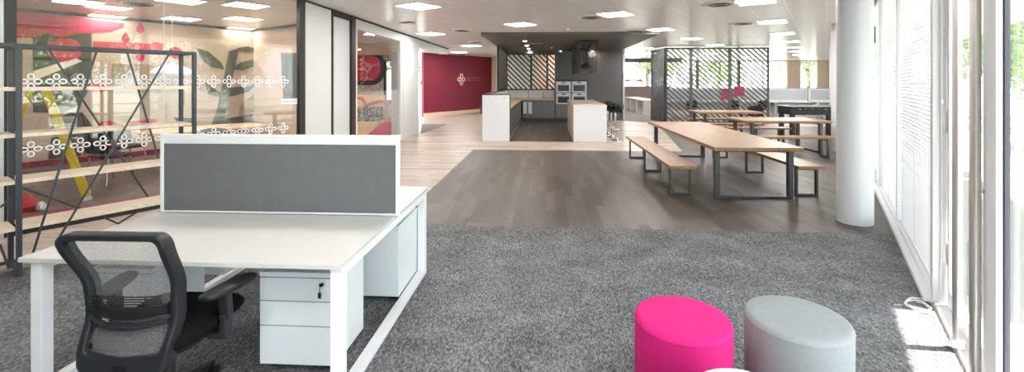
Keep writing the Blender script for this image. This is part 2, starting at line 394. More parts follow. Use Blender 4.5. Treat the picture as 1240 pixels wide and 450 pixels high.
# white panels and door beside the glass, header, column, window to the booth room
CY = 7.30                                     # near end of the white front
pw = struct('door_white_panels', MB().box(FX-.06, FX, CY+.06, CY+1.02, 0, H_CEIL-.03).box(FX-.06, FX-.02, CY+1.08, CY+1.86, 0, H_CEIL-.12), 'white_paint', bevel=.004)
struct('door_frame', MB().box(FX-.07, FX+.02, CY, CY+.06, 0, H_CEIL).box(FX-.07, FX+.015, CY+1.02, CY+1.08, 0, H_CEIL).box(FX-.08, FX+.03, CY+1.86, CY+2.05, 0, H_CEIL)
       .box(FX-.07, FX+.015, CY+1.08, CY+1.86, H_CEIL-.12, H_CEIL).box(FX-.07, FX+.01, CY+.06, CY+1.02, H_CEIL-.03, H_CEIL).box(FX-.02, FX+.02, CY+2.05, 18.55, H_CEIL-.035, H_CEIL), 'black_metal', pw)
struct('trim_header', MB().box(FX-.3, FX, CY+2.05, 18.5, H_CEIL-.24, H_CEIL-.035), 'white_paint')
bw = struct('window_booth', MB().box(FX-.1, FX-.01, CY+2.05, CY+2.17, 0, H_CEIL-.24).box(FX-.1, FX-.01, 12.4, 12.62, 0, H_CEIL-.24).box(FX-.1, FX-.01, CY+2.17, 12.4, 0, .12), 'white_paint')
struct('glass_pane', MB().box(FX-.06, FX-.05, CY+2.17, 12.4, .12, H_CEIL-.24), 'glass', bw)
struct('column_square', MB().box(FX-.35, FX, 12.62, 14.2, 0, H_CEIL-.24), 'white_paint')
# booth room
BY = 16.6
bm_ = MB().box(-18, -6.02, BY, BY+.15, 0, H_CEIL).box(-6.02, -5.2, BY, BY+.15, 0, .9).box(-6.02, -5.2, BY, BY+.15, 2.45, H_CEIL)
struct('wall_booth_back', bm_, 'stone_paper')
struct('trim_booth_bulkhead', MB().box(-10, -5.2, BY-.5, BY-.02, 2.62, H_CEIL), 'beige_wall')
wb = struct('window_booth_outside', MB().box(-6.02, -5.95, BY-.02, BY+.12, .9, 2.45).box(-5.27, -5.2, BY-.02, BY+.12, .9, 2.45).box(-5.95, -5.27, BY-.02, BY+.12, .9, .95).box(-5.95, -5.27, BY-.02, BY+.12, 2.4, 2.45), 'black_metal')
struct('glass_pane', MB().box(-5.95, -5.27, BY+.04, BY+.05, .95, 2.4), 'glass', wb)
# magenta wall with logo
MU = -15.62
struct('wall_magenta', MB().box(MU-.15, MU, 15.1, 20.3, 0, H_CEIL, MW), 'magenta_paint')
struct('baseboard_magenta_wall', MB().box(MU, MU+.025, 15.1, 20.25, 0, .16, MW), 'logo_cream')
struct('wall_beside_magenta', MB().box(MU, MU+1.7, 20.3, 20.45, 0, H_CEIL, MW), 'beige_wall')
c = onplane(558.5, 96, wv(MU+.002, 0), E2)
lg = MB(); 
for dx, dz in ((1, 0), (-1, 0), (0, 1), (0, -1)):
    ring(lg, c+E1*dx*.165+Vector((0, 0, dz*.16)), E1, (0, 0, 1), .135 if dx else .12, .115 if dx else .15, .058, 18, E2*.03)
lo = lg.build('wall_logo', 'logo_cream'); tag(lo, 'cream four-petal flower logo and lettering on the magenta wall', 'logo')
p = onplane(573, 96, wv(MU+.004, 0), E2)
ML = Matrix.Translation(p) @ Matrix(((E1.x, 0, E2.x, 0), (E1.y, 0, E2.y, 0), (0, 1, 0, 0), (0, 0, 0, 1)))
text('lettering', 'BLOCK', .34, 'logo_dim', lo, .012, ML)
# kitchen shell
kw = MB().box(-1.9, -1.72, 19.6, 19.8, 0, H_CEIL).box(-1.72, .43, 19.6, 19.8, 0, 1.28).box(-1.72, .43, 19.6, 19.8, 2.84, H_CEIL).box(.43, 3.28, 19.6, 19.8, 0, H_CEIL)
struct('wall_kitchen_back', kw, 'charcoal_paint')
struct('trim_kitchen_corner', MB().box(3.28, 3.36, 19.55, 19.85, 0, H_CEIL), 'white_paint')
struct('wall_kitchen_upstand', MB().box(-1.6, .36, 19.58, 19.6, .92, 1.27), 'white_gloss')
struct('wall_behind_kitchen', MB().box(-2.35, -.55, 21.6, 21.75, 0, H_CEIL), 'white_paint')
struct('wall_behind_kitchen_beige', MB().box(-.55, 3.2, 21.6, 21.75, 0, H_CEIL), 'beige_wall')
struct('ceiling_kitchen_canopy', MB().box(-1.8, 3.1, 12.55, 19.6, 2.93, 3.0), 'charcoal_paint')
struct('wall_kitchen_low', MB().box(-1.74, -1.62, 12.46, 19.58, 0, 1.28), 'white_paint')
struct('trim_low_wall_cap', MB().box(-1.76, -1.61, 12.46, 19.58, 1.28, 1.295), 'black_metal')
# far facade
FY = 29.8
fw = MB().box(-3, 20, FY, FY+.2, 0, 1.2)
struct('wall_far', fw, 'white_paint')
pil = []
for px0, px1 in ((700, 752), (953, 969), (989.5, 1003), (843, 846), (893, 896)):
    a = onplane(px0, 99, (0, FY, 0), Vector((0, 1, 0))).x; b = onplane(px1, 99, (0, FY, 0), Vector((0, 1, 0))).x; pil.append((a, b))
    struct('wall_far_pillar', MB().box(a, b, FY-.05, FY+.2, 1.2, H_CEIL), 'beige_wall' if px1 > 900 else 'charcoal_paint')
struct('wall_far_end', MB().box(pil[2][1], 20, FY, FY+.2, 1.2, H_CEIL), 'beige_wall')
struct('trim_far_bulkhead', MB().box(-2, 8.0, 27.2, 27.4, 2.78, H_CEIL), 'charcoal_paint')
xs = [pil[0][1], pil[3][0], pil[4][0], pil[1][0]]
for i, (a, b) in enumerate([(pil[0][1], pil[3][0]), (pil[3][1], pil[4][0]), (pil[4][1], pil[1][0]), (pil[1][1], pil[2][0])]):
    n = max(1, round((b-a)/1.6)); mb = MB()
    for k in range(n+1):
        x = a+(b-a)*k/n; mb.box(max(a, x-.03), min(b, x+.03), FY+.02, FY+.12, 1.2, H_CEIL)
    mb.box(a, b, FY+.02, FY+.12, 1.2, 1.25).box(a, b, FY+.02, FY+.12, 2.93, H_CEIL)
    w = struct(f'window_{i+1}', mb, 'white_metal')
    struct('glass_pane', MB().box(a, b, FY+.06, FY+.07, 1.25, 2.93), 'glass', w)

# ------------------------------------------------------------------ window wall on the right with blinds
WU = .65
def window_unit(n, v0, v1, blind=True):
    mb = MB().box(WU, WU+.12, v0, v0+.07, 0, H_CEIL, MW).box(WU, WU+.12, v1-.01, v1, 0, H_CEIL, MW).box(WU, WU+.12, v0+.07, v1-.01, 0, .09, MW).box(WU, WU+.12, v0+.07, v1-.01, H_CEIL-.08, H_CEIL, MW)
    w = struct(f'window_{n}', mb, 'white_metal', bevel=.004)
    struct('glass_pane', MB().box(WU+.1, WU+.108, v0+.07, v1-.01, .09, H_CEIL-.08, MW), 'glass', w)
    return w
def make_blind(L, label):
    b = thing('venetian_blind', label, 'blind', (0, 0, 0), RW, 'venetian blinds along the window wall')
    mb = MB(); z = .14
    R = Matrix.Rotation(math.radians(-14), 4, 'Y'); Ra = Matrix.Rotation(math.radians(-20), 4, 'Y'); Rb = Matrix.Rotation(math.radians(20), 4, 'Y')
    while z < H_CEIL-.13:
        mb.box(-.018, 0, .01, L-.01, -.0010, .0010, Matrix.Translation((0, 0, z)) @ R @ Ra).box(0, .018, .01, L-.01, -.0010, .0010, Matrix.Translation((0, 0, z)) @ R @ Rb); z += .036
    mb.build('slats', 'slat_white', b)
    MB().box(-.025, .025, .005, L-.005, H_CEIL-.125, H_CEIL-.085).build('head_rail', 'white_metal', b)
    MB().box(-.022, .022, .005, L-.005, .098, .116).build('bottom_rail', 'white_metal', b)
    c = MB()
    for f in (.12, .5, .88): c.box(-.024, -.0225, L*f-.004, L*f+.004, .11, H_CEIL-.1).box(.0225, .024, L*f-.004, L*f+.004, .11, H_CEIL-.1)
    c.build('ladder_cords', 'rail_metal', b)
    MB().tube([(-.03, L*.3, H_CEIL-.1), (-.032, L*.3, 2.0), (-.03, L*.3, .9)], .0018, 6).build('pull_cord', 'white_metal', b)
    return b
UNIT = 2.02
ords = ['first', 'second', 'third', 'fourth', 'fifth', 'sixth', 'seventh', 'eighth', 'ninth']
b0 = None
for k in range(8):
    v0 = 4.48+k*UNIT; window_unit(5+k, v0, v0+UNIT)
    lab = f'white venetian blind in the window wall, {ords[k]} bay counted from the glazed door'
    if b0 is None: b0 = make_blind(UNIT-.09, lab)
    else: b0 = b0; dup(b0, (0, 0, 0), RW, lab)
    tgt = b0 if k == 0 else COL.objects[-1]
blinds = [o for o in COL.objects if o.name.startswith('venetian_blind')]
for k, b in enumerate(blinds):
    p = wv(WU+.05, 4.48+k*UNIT+.075); b.location = (p.x, p.y, 0)
struct('wall_window_far', MB().box(WU, WU+.15, 4.48+8*UNIT, 35.4, 0, H_CEIL, MW), 'white_paint')
struct('trim_window_ledge', MB().box(WU-.05, WU, 4.46, 20.6, .0, .045, MW), 'white_metal')
# post between the blinds and the door
pst = struct('trim_door_post', MB().box(WU-.004, WU+.085, 4.43, 4.48, 0.035, H_CEIL, MW), 'white_paint', bevel=.005)
for z in (.33, 1.28, 2.02):
    struct('hinge', MB().box(WU+.055, WU+.08, 4.424, 4.43, z, z+.13, MW).tube([wv(WU+.078, 4.42, z-.01), wv(WU+.078, 4.42, z+.14)], .007, 8), 'brushed_steel', pst)
# glazed doors
def door(n, v0, v1, stiles, u=.725):
    mb = MB().box(u, u+.03, v0, v1, .03, .15, MW).box(u, u+.03, v0, v1, H_CEIL-.14, H_CEIL-.05, MW)
    for a, b in stiles: mb.box(u, u+.03, a, b, .15, H_CEIL-.14, MW)
    d = struct(f'door_{n}', mb, 'white_metal', bevel=.003)
    struct('glass_pane', MB().box(u+.012, u+.02, v0, v1, .15, H_CEIL-.14, MW), 'glass', d)
    return d
d1 = door(1, 3.40, 4.42, ((4.36, 4.42), (3.79, 3.82), (3.4, 3.42)))
struct('trim_door_mullion', MB().box(.695, .722, 3.16, 3.38, 0, H_CEIL, MW), 'white_metal', bevel=.004)
struct('trim_door_seal', MB().box(.724, .744, 3.15, 3.37, 0, H_CEIL, MW), 'seal_dark')
d2 = door(2, 2.0, 3.145, ((2.0, 2.06),))
for d, v in ((d1, 3.41), (d2, 2.04)):
    struct('door_catch', MB().tube([wv(.724, v, 1.02), wv(.685, v, 1.02)], .010, 10).tube([wv(.685, v, 1.0), wv(.685, v, 1.04)], .014, 10), 'brushed_steel', d)
struct('trim_threshold', MB().box(.655, .80, 1.9, 4.42, 0, .029, MW), 'white_metal')
# pull poles beside the doors
def pole(label, v):
    p = wv(.66, v); t = thing('pull_pole', label, 'pole', (p.x, p.y, 0), RW, 'steel pull poles by the doors')
    MB().tube([(0, 0, .06), (0, 0, 2.93)], .024, 20).build('tube', 'brushed_steel', t)
    MB().box(-.03, .03, -.035, .035, .03, .075).build('foot_bracket', 'white_metal', t, .004)
    MB().box(-.03, .06, -.02, .02, 2.90, 2.95).build('head_bracket', 'white_metal', t, .004)
    MB().tube([(0, 0, 1.05), (.062, 0, 1.05)], .009, 8).build('standoff', 'chrome', t)
    return t
pole('full-height steel pull pole next to the blind cord coil and post', 3.75)
pole('full-height steel pull pole next to the wide white door mullion', 3.353)
# unseen window bays added behind the camera to bring in more daylight
for k in range(2):
    v1 = 1.95-k*2.1; mb = MB().box(.72, .84, v1-.08, v1, 0, H_CEIL, MW).box(.72, .84, v1-2.1, v1-.08, 0, .1, MW).box(.72, .84, v1-2.1, v1-.08, H_CEIL-.08, H_CEIL, MW)
    w = struct(f'window_{14+k}', mb, 'white_metal'); struct('glass_pane', MB().box(.78, .79, v1-2.1, v1-.08, .1, H_CEIL-.08, MW), 'glass', w)
# unseen roof overhang, deepened along the blinds to block the sun; terrace, lawn
struct('roof_overhang_sun_block', MB().box(.80, 1.82, -7, 5.2, 2.97, 3.15, MW).box(.80, 3.6, 5.2, 35, 2.97, 3.15, MW), 'soffit_white')
struct('ground', MB().box(-60, 80, -50, 90, -.35, -.12), 'lawn')
struct('terrace', MB().box(.8, 4.2, -8, 30, -.12, -.02, MW), 'paving')
struct('wall_window_near', MB().box(.72, .87, -7, 1.95-4.2, 0, H_CEIL, MW), 'white_paint')
# round columns
for v in (6.55, 12.97, 19.3):
    p = wv(.28, v); struct('column', MB().lathe([(.178, 0), (.178, H_CEIL)], 48, (p.x, p.y, 0)), 'white_gloss')
# cord coil on the carpet
cc = [gp(1128+0, 377)]
pts = []
c0 = wv(.55, 4.3)
for k in range(46):
    a = k*.42; r = .09+.012*math.sin(k*1.3)
    pts.append(Vector((c0.x, c0.y, .014+.0006*k))+E1*(r*math.cos(a)*1.0)+E2*(r*.75*math.sin(a)))
q = wv(.69, 4.41)
pts += [Vector((q.x, q.y, .05)), wv(.695, 4.412, .5), wv(.695, 4.412, 1.2), wv(.69, 4.414, 2.4)]
tag(MB().tube(pts, .0028, 6).build('cord_coil', 'white_metal'), 'thin white blind cord coiled on the carpet at the post foot', 'cord')
for px, y0, y1, lab in ((1147, 0, 72, 'white hanging blind pull with knob, ends higher, on the white post'), (1141, 0, 124, 'white hanging blind pull with knob, ends lower, on the white post')):
    p = onplane(px, y1, wv(0, 4.40), E1); t = thing('blind_pull', lab, 'cord', (p.x, p.y, p.z), RW)
    p2 = onplane(px-5 if y1 < 100 else px, 0, wv(0, 4.40), E1)
    dz = 2.9-p.z
    MB().tube([(0, 0, .02), (-.01 if y1 < 100 else 0, 0, dz)], .002, 6).build('string', 'white_metal', t)
    MB().lathe([(.002, .03), (.007, .015), (.009, 0), (.004, -.012), (.001, -.014)], 10).build('knob', 'white_metal', t)
bx = onplane(1060, 42, wv(WU, 0), E2); u_, v_ = uv_of(bx)
tag(MB().box(WU-.035, WU, v_-.05, v_+.05, bx.z-.13, bx.z+.13, MW).build('window_lock_box', 'grey_plastic', bevel=.006), 'small grey lock box on the window frame behind the big column', 'lock')
bx = onplane(1061, 208, wv(WU, 0), E2); u_, v_ = uv_of(bx)
tag(MB().box(WU-.05, WU, v_-.09, v_+.09, bx.z-.1, bx.z+.06, MW).build('wall_socket_box', 'white_metal', bevel=.006), 'small white socket box low on the window frame beside the big column', 'socket')

# ================================================================== CEILING FITTINGS
def ceil_at(px, py): return gp(px, py, H_CEIL)
def make_light(label, p):
    t = thing('ceiling_light', label, 'ceiling light', (p.x, p.y, H_CEIL), RW, 'square ceiling light panels')
    fr = MB()
    for a in (-.3, .28): fr.box(a, a+.02, -.3, .3, -.014, 0).box(-.28, .28, a, a+.02, -.014, 0)
    fr.build('frame', 'white_metal', t); MB().box(-.28, .28, -.28, .28, -.010, -.002).build('diffuser', 'lamp_glow', t)
    return t
rows = [
 ('in the row nearest the window wall', [(915, 1.5), (935, 26), (948, 40.5), (956, 50), (961, 57), (965, 62), (968, 66)]),
 ('in the row passing over the slatted screen', [(745, 17), (800, 35.5), (838, 46.5), (866, 54.5)]),
 ('in the row just right of the kitchen canopy', [(630, 29.3), (781, 58), (757, 66)]),
 ('in the row above the reception side', [(506.5, 7.2), (522, 40.7), (571, 55.2), (556, 63)]),
 ('inside the meeting room along the mural', [(95.5, 2), (128, 19.5)]),
 ('inside the meeting room down its middle', [(219, .5), (219, 22.4)]),
 ('inside the meeting room along the glass', [(298, 6), (294, 22.5), (288, 34.3)]),
]
L0 = None
for rn, pts in rows:
    for k, (px, py) in enumerate(pts):
        rn2 = rn.replace('nearest the', 'beside the').replace('just right of', 'past')
        lab = f'square white ceiling light panel, {ords[k]} {rn2}'
        p = ceil_at(px, py)
        if L0 is None: L0 = make_light(lab, p)
        else:
            q_ = dup(L0, p, RW, lab)
            if 'meeting' in rn:
                for ch_ in kids(q_):
                    if ch_.name.startswith('diffuser'): ch_.material_slots[0].link = 'OBJECT'; ch_.material_slots[0].material = MATS['lamp_glow_soft']
# ceiling lights added to brighten the far rooms, booth room and behind the camera
for (x_, y_) in ((5, 22), (8, 22.5), (11, 22.5), (5, 26), (8.2, 26.4), (11.4, 26.4), (1, 21)): dup(L0, Vector((x_, y_, H_CEIL)), RW, 'square white ceiling light panel added to brighten the far rooms')
for (x_, y_) in ((-6.3, 12.0), (-8.5, 12.0)): dup(L0, Vector((x_, y_, H_CEIL)), RW, 'square white ceiling light panel added to brighten the booth room')
for (u, v) in ((-3.4, 2.7), (-5.9, -.3), (-.9, -.3), (-10.6, -.8)):
    dup(L0, wv(u, v, H_CEIL), RW, 'square white ceiling light panel, unseen, added behind the view for even light')
def make_vent(label, p):
    t = thing('ceiling_diffuser', label, 'vent', (p.x, p.y, H_CEIL), RW, 'round ceiling air diffusers')
    MB().lathe([(.30, -.001), (.30, -.008), (.25, -.018)], 28).build('rim', 'white_metal', t)
    s = MB()
    for r in (.21, .16, .11, .06): ring(s, (0, 0, -.008), (1, 0, 0), (0, 1, 0), r, r, .02, 24, (0, 0, -.016))
    s.build('rings', 'charcoal_paint', t)
    return t
V0 = None
for px, py, lab in ((716, 20.5, 'dark round air diffuser in the ceiling before the kitchen canopy'), (872, 4.5, 'dark round air diffuser in the ceiling beside the window-side lights'),
                    (900, 28, 'round air diffuser in the ceiling above the slatted screen'), (560, 36.5, 'dark round air diffuser in the ceiling between the reception lights'),
                    (577, 50.5, 'faint round air diffuser in the ceiling towards the magenta wall'), (168, 4, 'round air diffuser inside the meeting room ceiling'), (768, 37, 'faint round air diffuser in the ceiling beside the canopy corner')):
    p = ceil_at(px, py)
    if V0 is None: V0 = make_vent(lab, p)
    else: dup(V0, p, RW, lab)
def make_det(label, p, z=H_CEIL):
    t = thing('smoke_detector', label, 'detector', (p.x, p.y, z), 0, None)
    MB().lathe([(.05, 0), (.05, -.02), (.035, -.04), (.02, -.055)], 18).build('housing', 'white_metal', t)
    MB().lathe([(.018, -.055), (.012, -.062), (.001, -.064)], 12).build('sensor', 'grey_plastic', t)
    return t
make_det('white smoke detector on the pale ceiling in front of the canopy', ceil_at(688, 35))
make_det('white smoke detector under the charcoal kitchen canopy', gp(668, 57, 2.93), 2.93)
tag(MB().box(-.18, .18, -.09, .09, -.01, 0).build('ceiling_grille', 'charcoal_paint'), 'small dark rectangular grille in the ceiling near the white header', 'grille').location = ceil_at(493, 27)
COL.objects['ceiling_grille'].rotation_euler = (0, 0, RW)
def make_spot(label, p):
    t = thing('downlight', label, 'downlight', (p.x, p.y, p.z), 0, 'kitchen canopy downlights')
    MB().lathe([(.075, 0), (.075, -.006), (.055, -.008)], 20).build('rim', 'white_metal', t)
    MB().lathe([(.05, -.004), (.05, -.009), (.001, -.009)], 20).build('lens', 'spot_glow', t)
    return t
S0 = None
for px, py, lab in ((635.5, 49.5, 'glowing canopy downlight, first of the kitchen row by the counter'), (638, 55, 'glowing canopy downlight, second of the kitchen row by the counter'), (640, 59, 'glowing canopy downlight, third of the kitchen row by the counter'),
                    (642, 62.5, 'glowing canopy downlight, fourth of the kitchen row by the counter'), (679, 62, 'glowing canopy downlight in front of the ovens'), (717.5, 62, 'glowing canopy downlight seen past the black cage')):
    p = gp(px, py, 2.93)
    if S0 is None: S0 = make_spot(lab, p)
    else: dup(S0, p, 0, lab)
make_spot('glowing round downlight in the booth room ceiling', Vector((*gp(441, 54, H_CEIL).xy, H_CEIL)) if False else Vector((-6.4, 14.3, H_CEIL)))['group'] = 'booth downlights'
tag(MB().box(-.2, .2, -.06, .06, -.012, 0).build('canopy_grille', 'white_metal'), 'thin pale air grille under the charcoal canopy', 'grille').location = gp(650, 52.5, 2.93)

# ================================================================== DESK IN FRONT
DX0, DX1, DY0, DY1, DH = -2.70, -1.01, 2.18, 3.85, .73
dk = thing('bench_desk', 'white double bench desk with closed metal leg frames, black chair at it', 'desk', (0, 0, 0))
MB().box(DX0, DX1, DY0, 2.995, DH-.025, DH).build('desktop', 'white_laminate', dk, .003)
MB().box(DX0, DX1, 3.035, DY1, DH-.025, DH).build('desktop', 'white_laminate', dk, .003)
for x in (DX0+.035, DX1-.065):
    for y in (DY0+.03, DY1-.09):
        MB().box(x, x+.06, y, y+.06, .05, DH-.026).build('leg', 'white_metal', dk, .003)
    MB().box(x, x+.06, DY0+.03, DY1-.03, .0085, .05).build('foot_bar', 'white_metal', dk, .003)
    MB().box(x, x+.06, DY0+.095, DY1-.095, DH-.075, DH-.026).build('top_rail', 'white_metal', dk, .003)
for y in (2.62, 3.4):
    MB().box(DX0+.1, DX1-.07, y, y+.05, DH-.075, DH-.026).build('beam', 'white_metal', dk, .003)
MB().box(-2.3, -1.75, 2.86, 3.14, DH-.16, DH-.15).box(-2.3, -1.75, 2.86, 2.87, DH-.15, DH-.06).box(-2.3, -1.75, 3.13, 3.14, DH-.15, DH-.06).build('cable_tray', 'white_metal', dk)
MB().box(-2.31, -2.13, 2.9, 3.02, .35, DH-.027).build('cable_box', 'white_metal', dk, .003)
ds = thing('desk_screen', 'grey fabric desk divider screen with white frame on the double desk', 'screen', (0, 0, 0))
SX0, SX1 = -2.66, -.985
MB().box(SX0+.02, SX1-.02, 3.003, 3.027, DH+.012, 1.205).build('fabric_panel', 'screen_cloth', ds)
MB().box(SX0, SX0+.022, 2.995, 3.035, DH+.002, 1.27).box(SX1-.022, SX1, 2.995, 3.035, DH+.002, 1.27).box(SX0+.022, SX1-.022, 2.999, 3.031, DH+.002, DH+.014).build('frame', 'white_metal', ds, .003)
rl = MB()
for z0, z1 in ((1.205, 1.222), (1.226, 1.243), (1.247, 1.268)): rl.box(SX0+.022, SX1-.022, 2.997, 3.033, z0, z1)
rl.box(SX0+.022, SX1-.022, 3.003, 3.027, 1.2, 1.265)
rl.build('tool_rail', 'white_metal', ds, .002)
def make_ped(label, loc, rz, d=.42, key=True, w=.215):
    t = thing('drawer_pedestal', label, 'drawer unit', loc, rz, 'white drawer pedestals under the desk')
    MB().box(-w, w, .02, d, .04, .53).build('body', 'pedestal_white', t, .003)
    MB().box(-w-.002, w+.002, 0, d+.002, .532, .56).build('top', 'pedestal_white', t, .003)
    for z0, z1 in ((.40, .528), (.262, .396), (.045, .258)):
        dr = MB().box(-w, w, 0, .019, z0, z1).build('drawer', 'pedestal_white', t, .003)
        MB().box(-w+.002, w-.002, .004, .016, z1-.001, z1+.003).build('finger_gap', 'charcoal_paint', dr)
    for sx in (-1, 1):
        for y in (.06, d-.06):
            MB().tube([(sx*(w-.05)-.012, y, .018), (sx*(w-.05)+.012, y, .018)], .018, 14).box(sx*(w-.05)-.016, sx*(w-.05)+.016, y-.012, y+.012, .02, .042).build('caster', 'black_plastic', t)
    if key:
        l = MB().tube([(.14, .0, .495), (.14, -.008, .495)], .011, 14).build('lock', 'chrome', t)
        k = MB().tube([(.14, -.008, .495), (.14, -.02, .495)], .004, 8).bar((.14, -.02, .497), (.165, -.03, .512), .016, .006, (0, 1, 0)).bar((.14, -.022, .485), (.142, -.026, .455), .004, .004).bar((.142, -.026, .462), (.142, -.027, .432), .016, .005, (0, 1, 0)).build('key', 'black_plastic', l)
    return t
zf = .0085
make_ped('white drawer pedestal with a key in its lock under the desk corner', (-1.385, 2.46, zf), 0, .40)
make_ped('white drawer pedestal behind the chair back, seen through its mesh', (-2.415, 2.46, zf), 0, .40, False, .183)
make_ped('white drawer pedestal under the far half of the desk, back panel showing', (-1.297, 3.79, zf), PI, .5, False)

# ------------------------------------------------------------------ office chair
ch = thing('office_chair', 'black mesh-back office chair with armrests pulled up to the white desk', 'chair', cw(-1.705, 2.2, .0085), TH-.035)
def spline(z, K):
    for (z0, a), (z1, b_) in zip(K, K[1:]):
        if z <= z1 or z1 == K[-1][0]:
            f = max(0, min(1, (z-z0)/(z1-z0))); f = f*f*(3-2*f); return a+(b_-a)*f
def back_y(z): return spline(z, [(.36, -.235), (.44, -.225), (.60, -.175), (.70, -.18), (.98, -.285)])   # side profile of the back
def back_half(z): return spline(z, [(.36, .195), (.62, .208), (.98, .236)])
def loop(inset, zlo, zhi, n=15, rad=.07):
    pts = []
    hw = lambda z: back_half(z)-inset
    zs = [zlo+rad+(zhi-zlo-2*rad)*k/n for k in range(n+1)]
    right = [(hw(z), z) for z in zs]
    tc_ = [(hw(zhi-rad)-rad+rad*math.cos(a), zhi-rad+rad*math.sin(a)) for a in [PI/2*k/6 for k in range(1, 7)]]
    bc_ = [(hw(zlo+rad)-rad+rad*math.cos(a), zlo+rad+rad*math.sin(a)) for a in [-PI/2+PI/2*k/6 for k in range(0, 6)]]
    half = bc_+right+tc_
    return half+[(-x, z) for x, z in reversed(half)]
def loop_band(o, i, t0, t1):
    """solid band between an outer and an inner loop; thickness from t0 (front) to t1 (rear)"""
    mb = MB(); n = len(o); vs = []
    for (L, t) in ((o, t0), (i, t0), (i, t1), (o, t1)):
        for k, (x, z) in enumerate(L): vs.append((x, back_y(z)+t, z))
    fs = []
    for a in range(4):
        b = (a+1) % 4
        for k in range(n):
            q = (k+1) % n; fs.append((a*n+k, a*n+q, b*n+q, b*n+k))
    mb.add(vs, fs, True); return mb
outer, inner = loop(0, .37, .985, rad=.05), loop(.030, .45, .958, rad=.03)
fo = loop_band(outer, inner, .028, -.034).build('back_frame', 'grey_plastic', ch, .006, 2)
ml = loop(.028, .445, .961, rad=.031); mb = MB(); half = len(ml)//2
rows_ = [(ml[k], ml[len(ml)-1-k]) for k in range(half)]
vs = []; fs = []; NC = 8
for (a, b) in rows_:
    for k in range(NC+1):
        f = k/NC; x = a[0]+(b[0]-a[0])*f; z = a[1]+(b[1]-a[1])*f
        vs.append((x, back_y(z)-.004-.03*(1-(2*f-1)**2), z))
for r in range(len(rows_)-1):
    for k in range(NC): fs.append((r*(NC+1)+k, r*(NC+1)+k+1, (r+1)*(NC+1)+k+1, (r+1)*(NC+1)+k))
MB().add(vs, fs, True).build('back_mesh', 'chair_mesh', ch)
def cross_bar(z0, z1, dy, m, name, sag=.03):
    mb = MB(); N = 16; vs = []
    for k in range(N+1):
        f = k/N*2-1; zc = (z0+z1)/2 - sag*(1-f*f)*.0 + .018*(f*f); x = f*(back_half(zc)-.03); y = back_y(zc)+dy-.035*(1-f*f)
        h = (z1-z0)/2
        for (oy, oz) in ((.010, -h), (.010, h), (-.012, h*.8), (-.012, -h*.8)): vs.append((x, y+oy, zc+oz))
    fs = []
    for k in range(N):
        for a in range(4):
            b = (a+1) % 4; fs.append((k*4+a, k*4+b, k*4+4+b, k*4+4+a))
    fs += [(0, 1, 2, 3), (N*4+3, N*4+2, N*4+1, N*4)]
    return mb.add(vs, fs, True).build(name, m, ch, .004)
cross_bar(.592, .645, -.03, 'black_plastic', 'lumbar_bar')
cross_bar(.552, .574, -.028, 'grey_plastic', 'lumbar_bar')
gr = MB()
for k in range(5):
    z = .653+.011*k; gr.tube([(f*.16, back_y(z)-.03-.04*(1-f*f*.4), z) for f in (-1, -.5, 0, .5, 1)], .003, 6)
for x in (-.1, 0, .1): gr.tube([(x, back_y(.65)-.066, .648), (x, back_y(.7)-.066, .70)], .003, 6)
gr.build('lumbar_grille', 'black_plastic', ch)
# seat: rounded cushion
def cushion(w, y0, y1, z0, z1, rad=.09, crown=.015):
    mb = MB(); N = 40; rings_ = []
    def outline(ins):
        P = []
        for k in range(N):
            a = 2*PI*k/N; cx, sy = math.cos(a), math.sin(a); e_ = .35
            x = (abs(cx)**e_)*math.copysign(1, cx)*(w-ins); y = (y0+y1)/2+(abs(sy)**e_)*math.copysign(1, sy)*((y1-y0)/2-ins)
            P.append((x, y))
        return P
    prof = [(.03, z0), (.008, z0+.012), (0, z0+.03), (.004, z1-.022), (.018, z1-.006), (.05, z1), (.12, z1+crown*.6), (.2, z1+crown)]
    vs = [(x, y, z) for ins, z in prof for x, y in outline(ins)]; fs = []
    for i in range(len(prof)-1):
        for k in range(N): fs.append((i*N+k, i*N+(k+1) % N, (i+1)*N+(k+1) % N, (i+1)*N+k))
    fs += [tuple(reversed(range(N))), tuple((len(prof)-1)*N+k for k in range(N))]
    return mb.add(vs, fs, True)
cushion(.25, -.235, .26, .435, .50).build('seat', 'chair_cloth', ch)
cushion(.22, -.2, .22, .412, .438, crown=0).build('seat_pan', 'black_plastic', ch)
MB().box(-.09, .09, -.16, .13, .36, .413).box(-.035, .035, -.27, -.15, .385, .41).tube([(.09, .02, .385), (.235, .05, .385), (.25, .05, .383)], .006, 8).build('mechanism', 'black_plastic', ch, .006)
MB().tube([(0, 0, .12), (0, 0, .37)], .026, 18).build('gas_lift', 'black_metal', ch)
MB().lathe([(.055, .075), (.06, .09), (.055, .135), (.035, .15)], 22).build('base_hub', 'black_plastic', ch)
for k in range(5):
    a = 2*PI*k/5+.35; dx, dy = math.cos(a), math.sin(a)
    l = MB().tube([(dx*.04, dy*.04, .112), (dx*.18, dy*.18, .1), (dx*.31, dy*.31, .075)], [.026, .022, .016], 10).build('leg', 'black_plastic', ch)
    px_, py_ = dx*.31, dy*.31
    MB().tube([(px_-dy*.026, py_+dx*.026, .029), (px_-dy*.008, py_+dx*.008, .029)], .029, 16).tube([(px_+dy*.008, py_-dx*.008, .029), (px_+dy*.026, py_-dx*.026, .029)], .029, 16).tube([(px_, py_, .03), (px_, py_, .075)], .008, 8).build('caster', 'black_plastic', l)
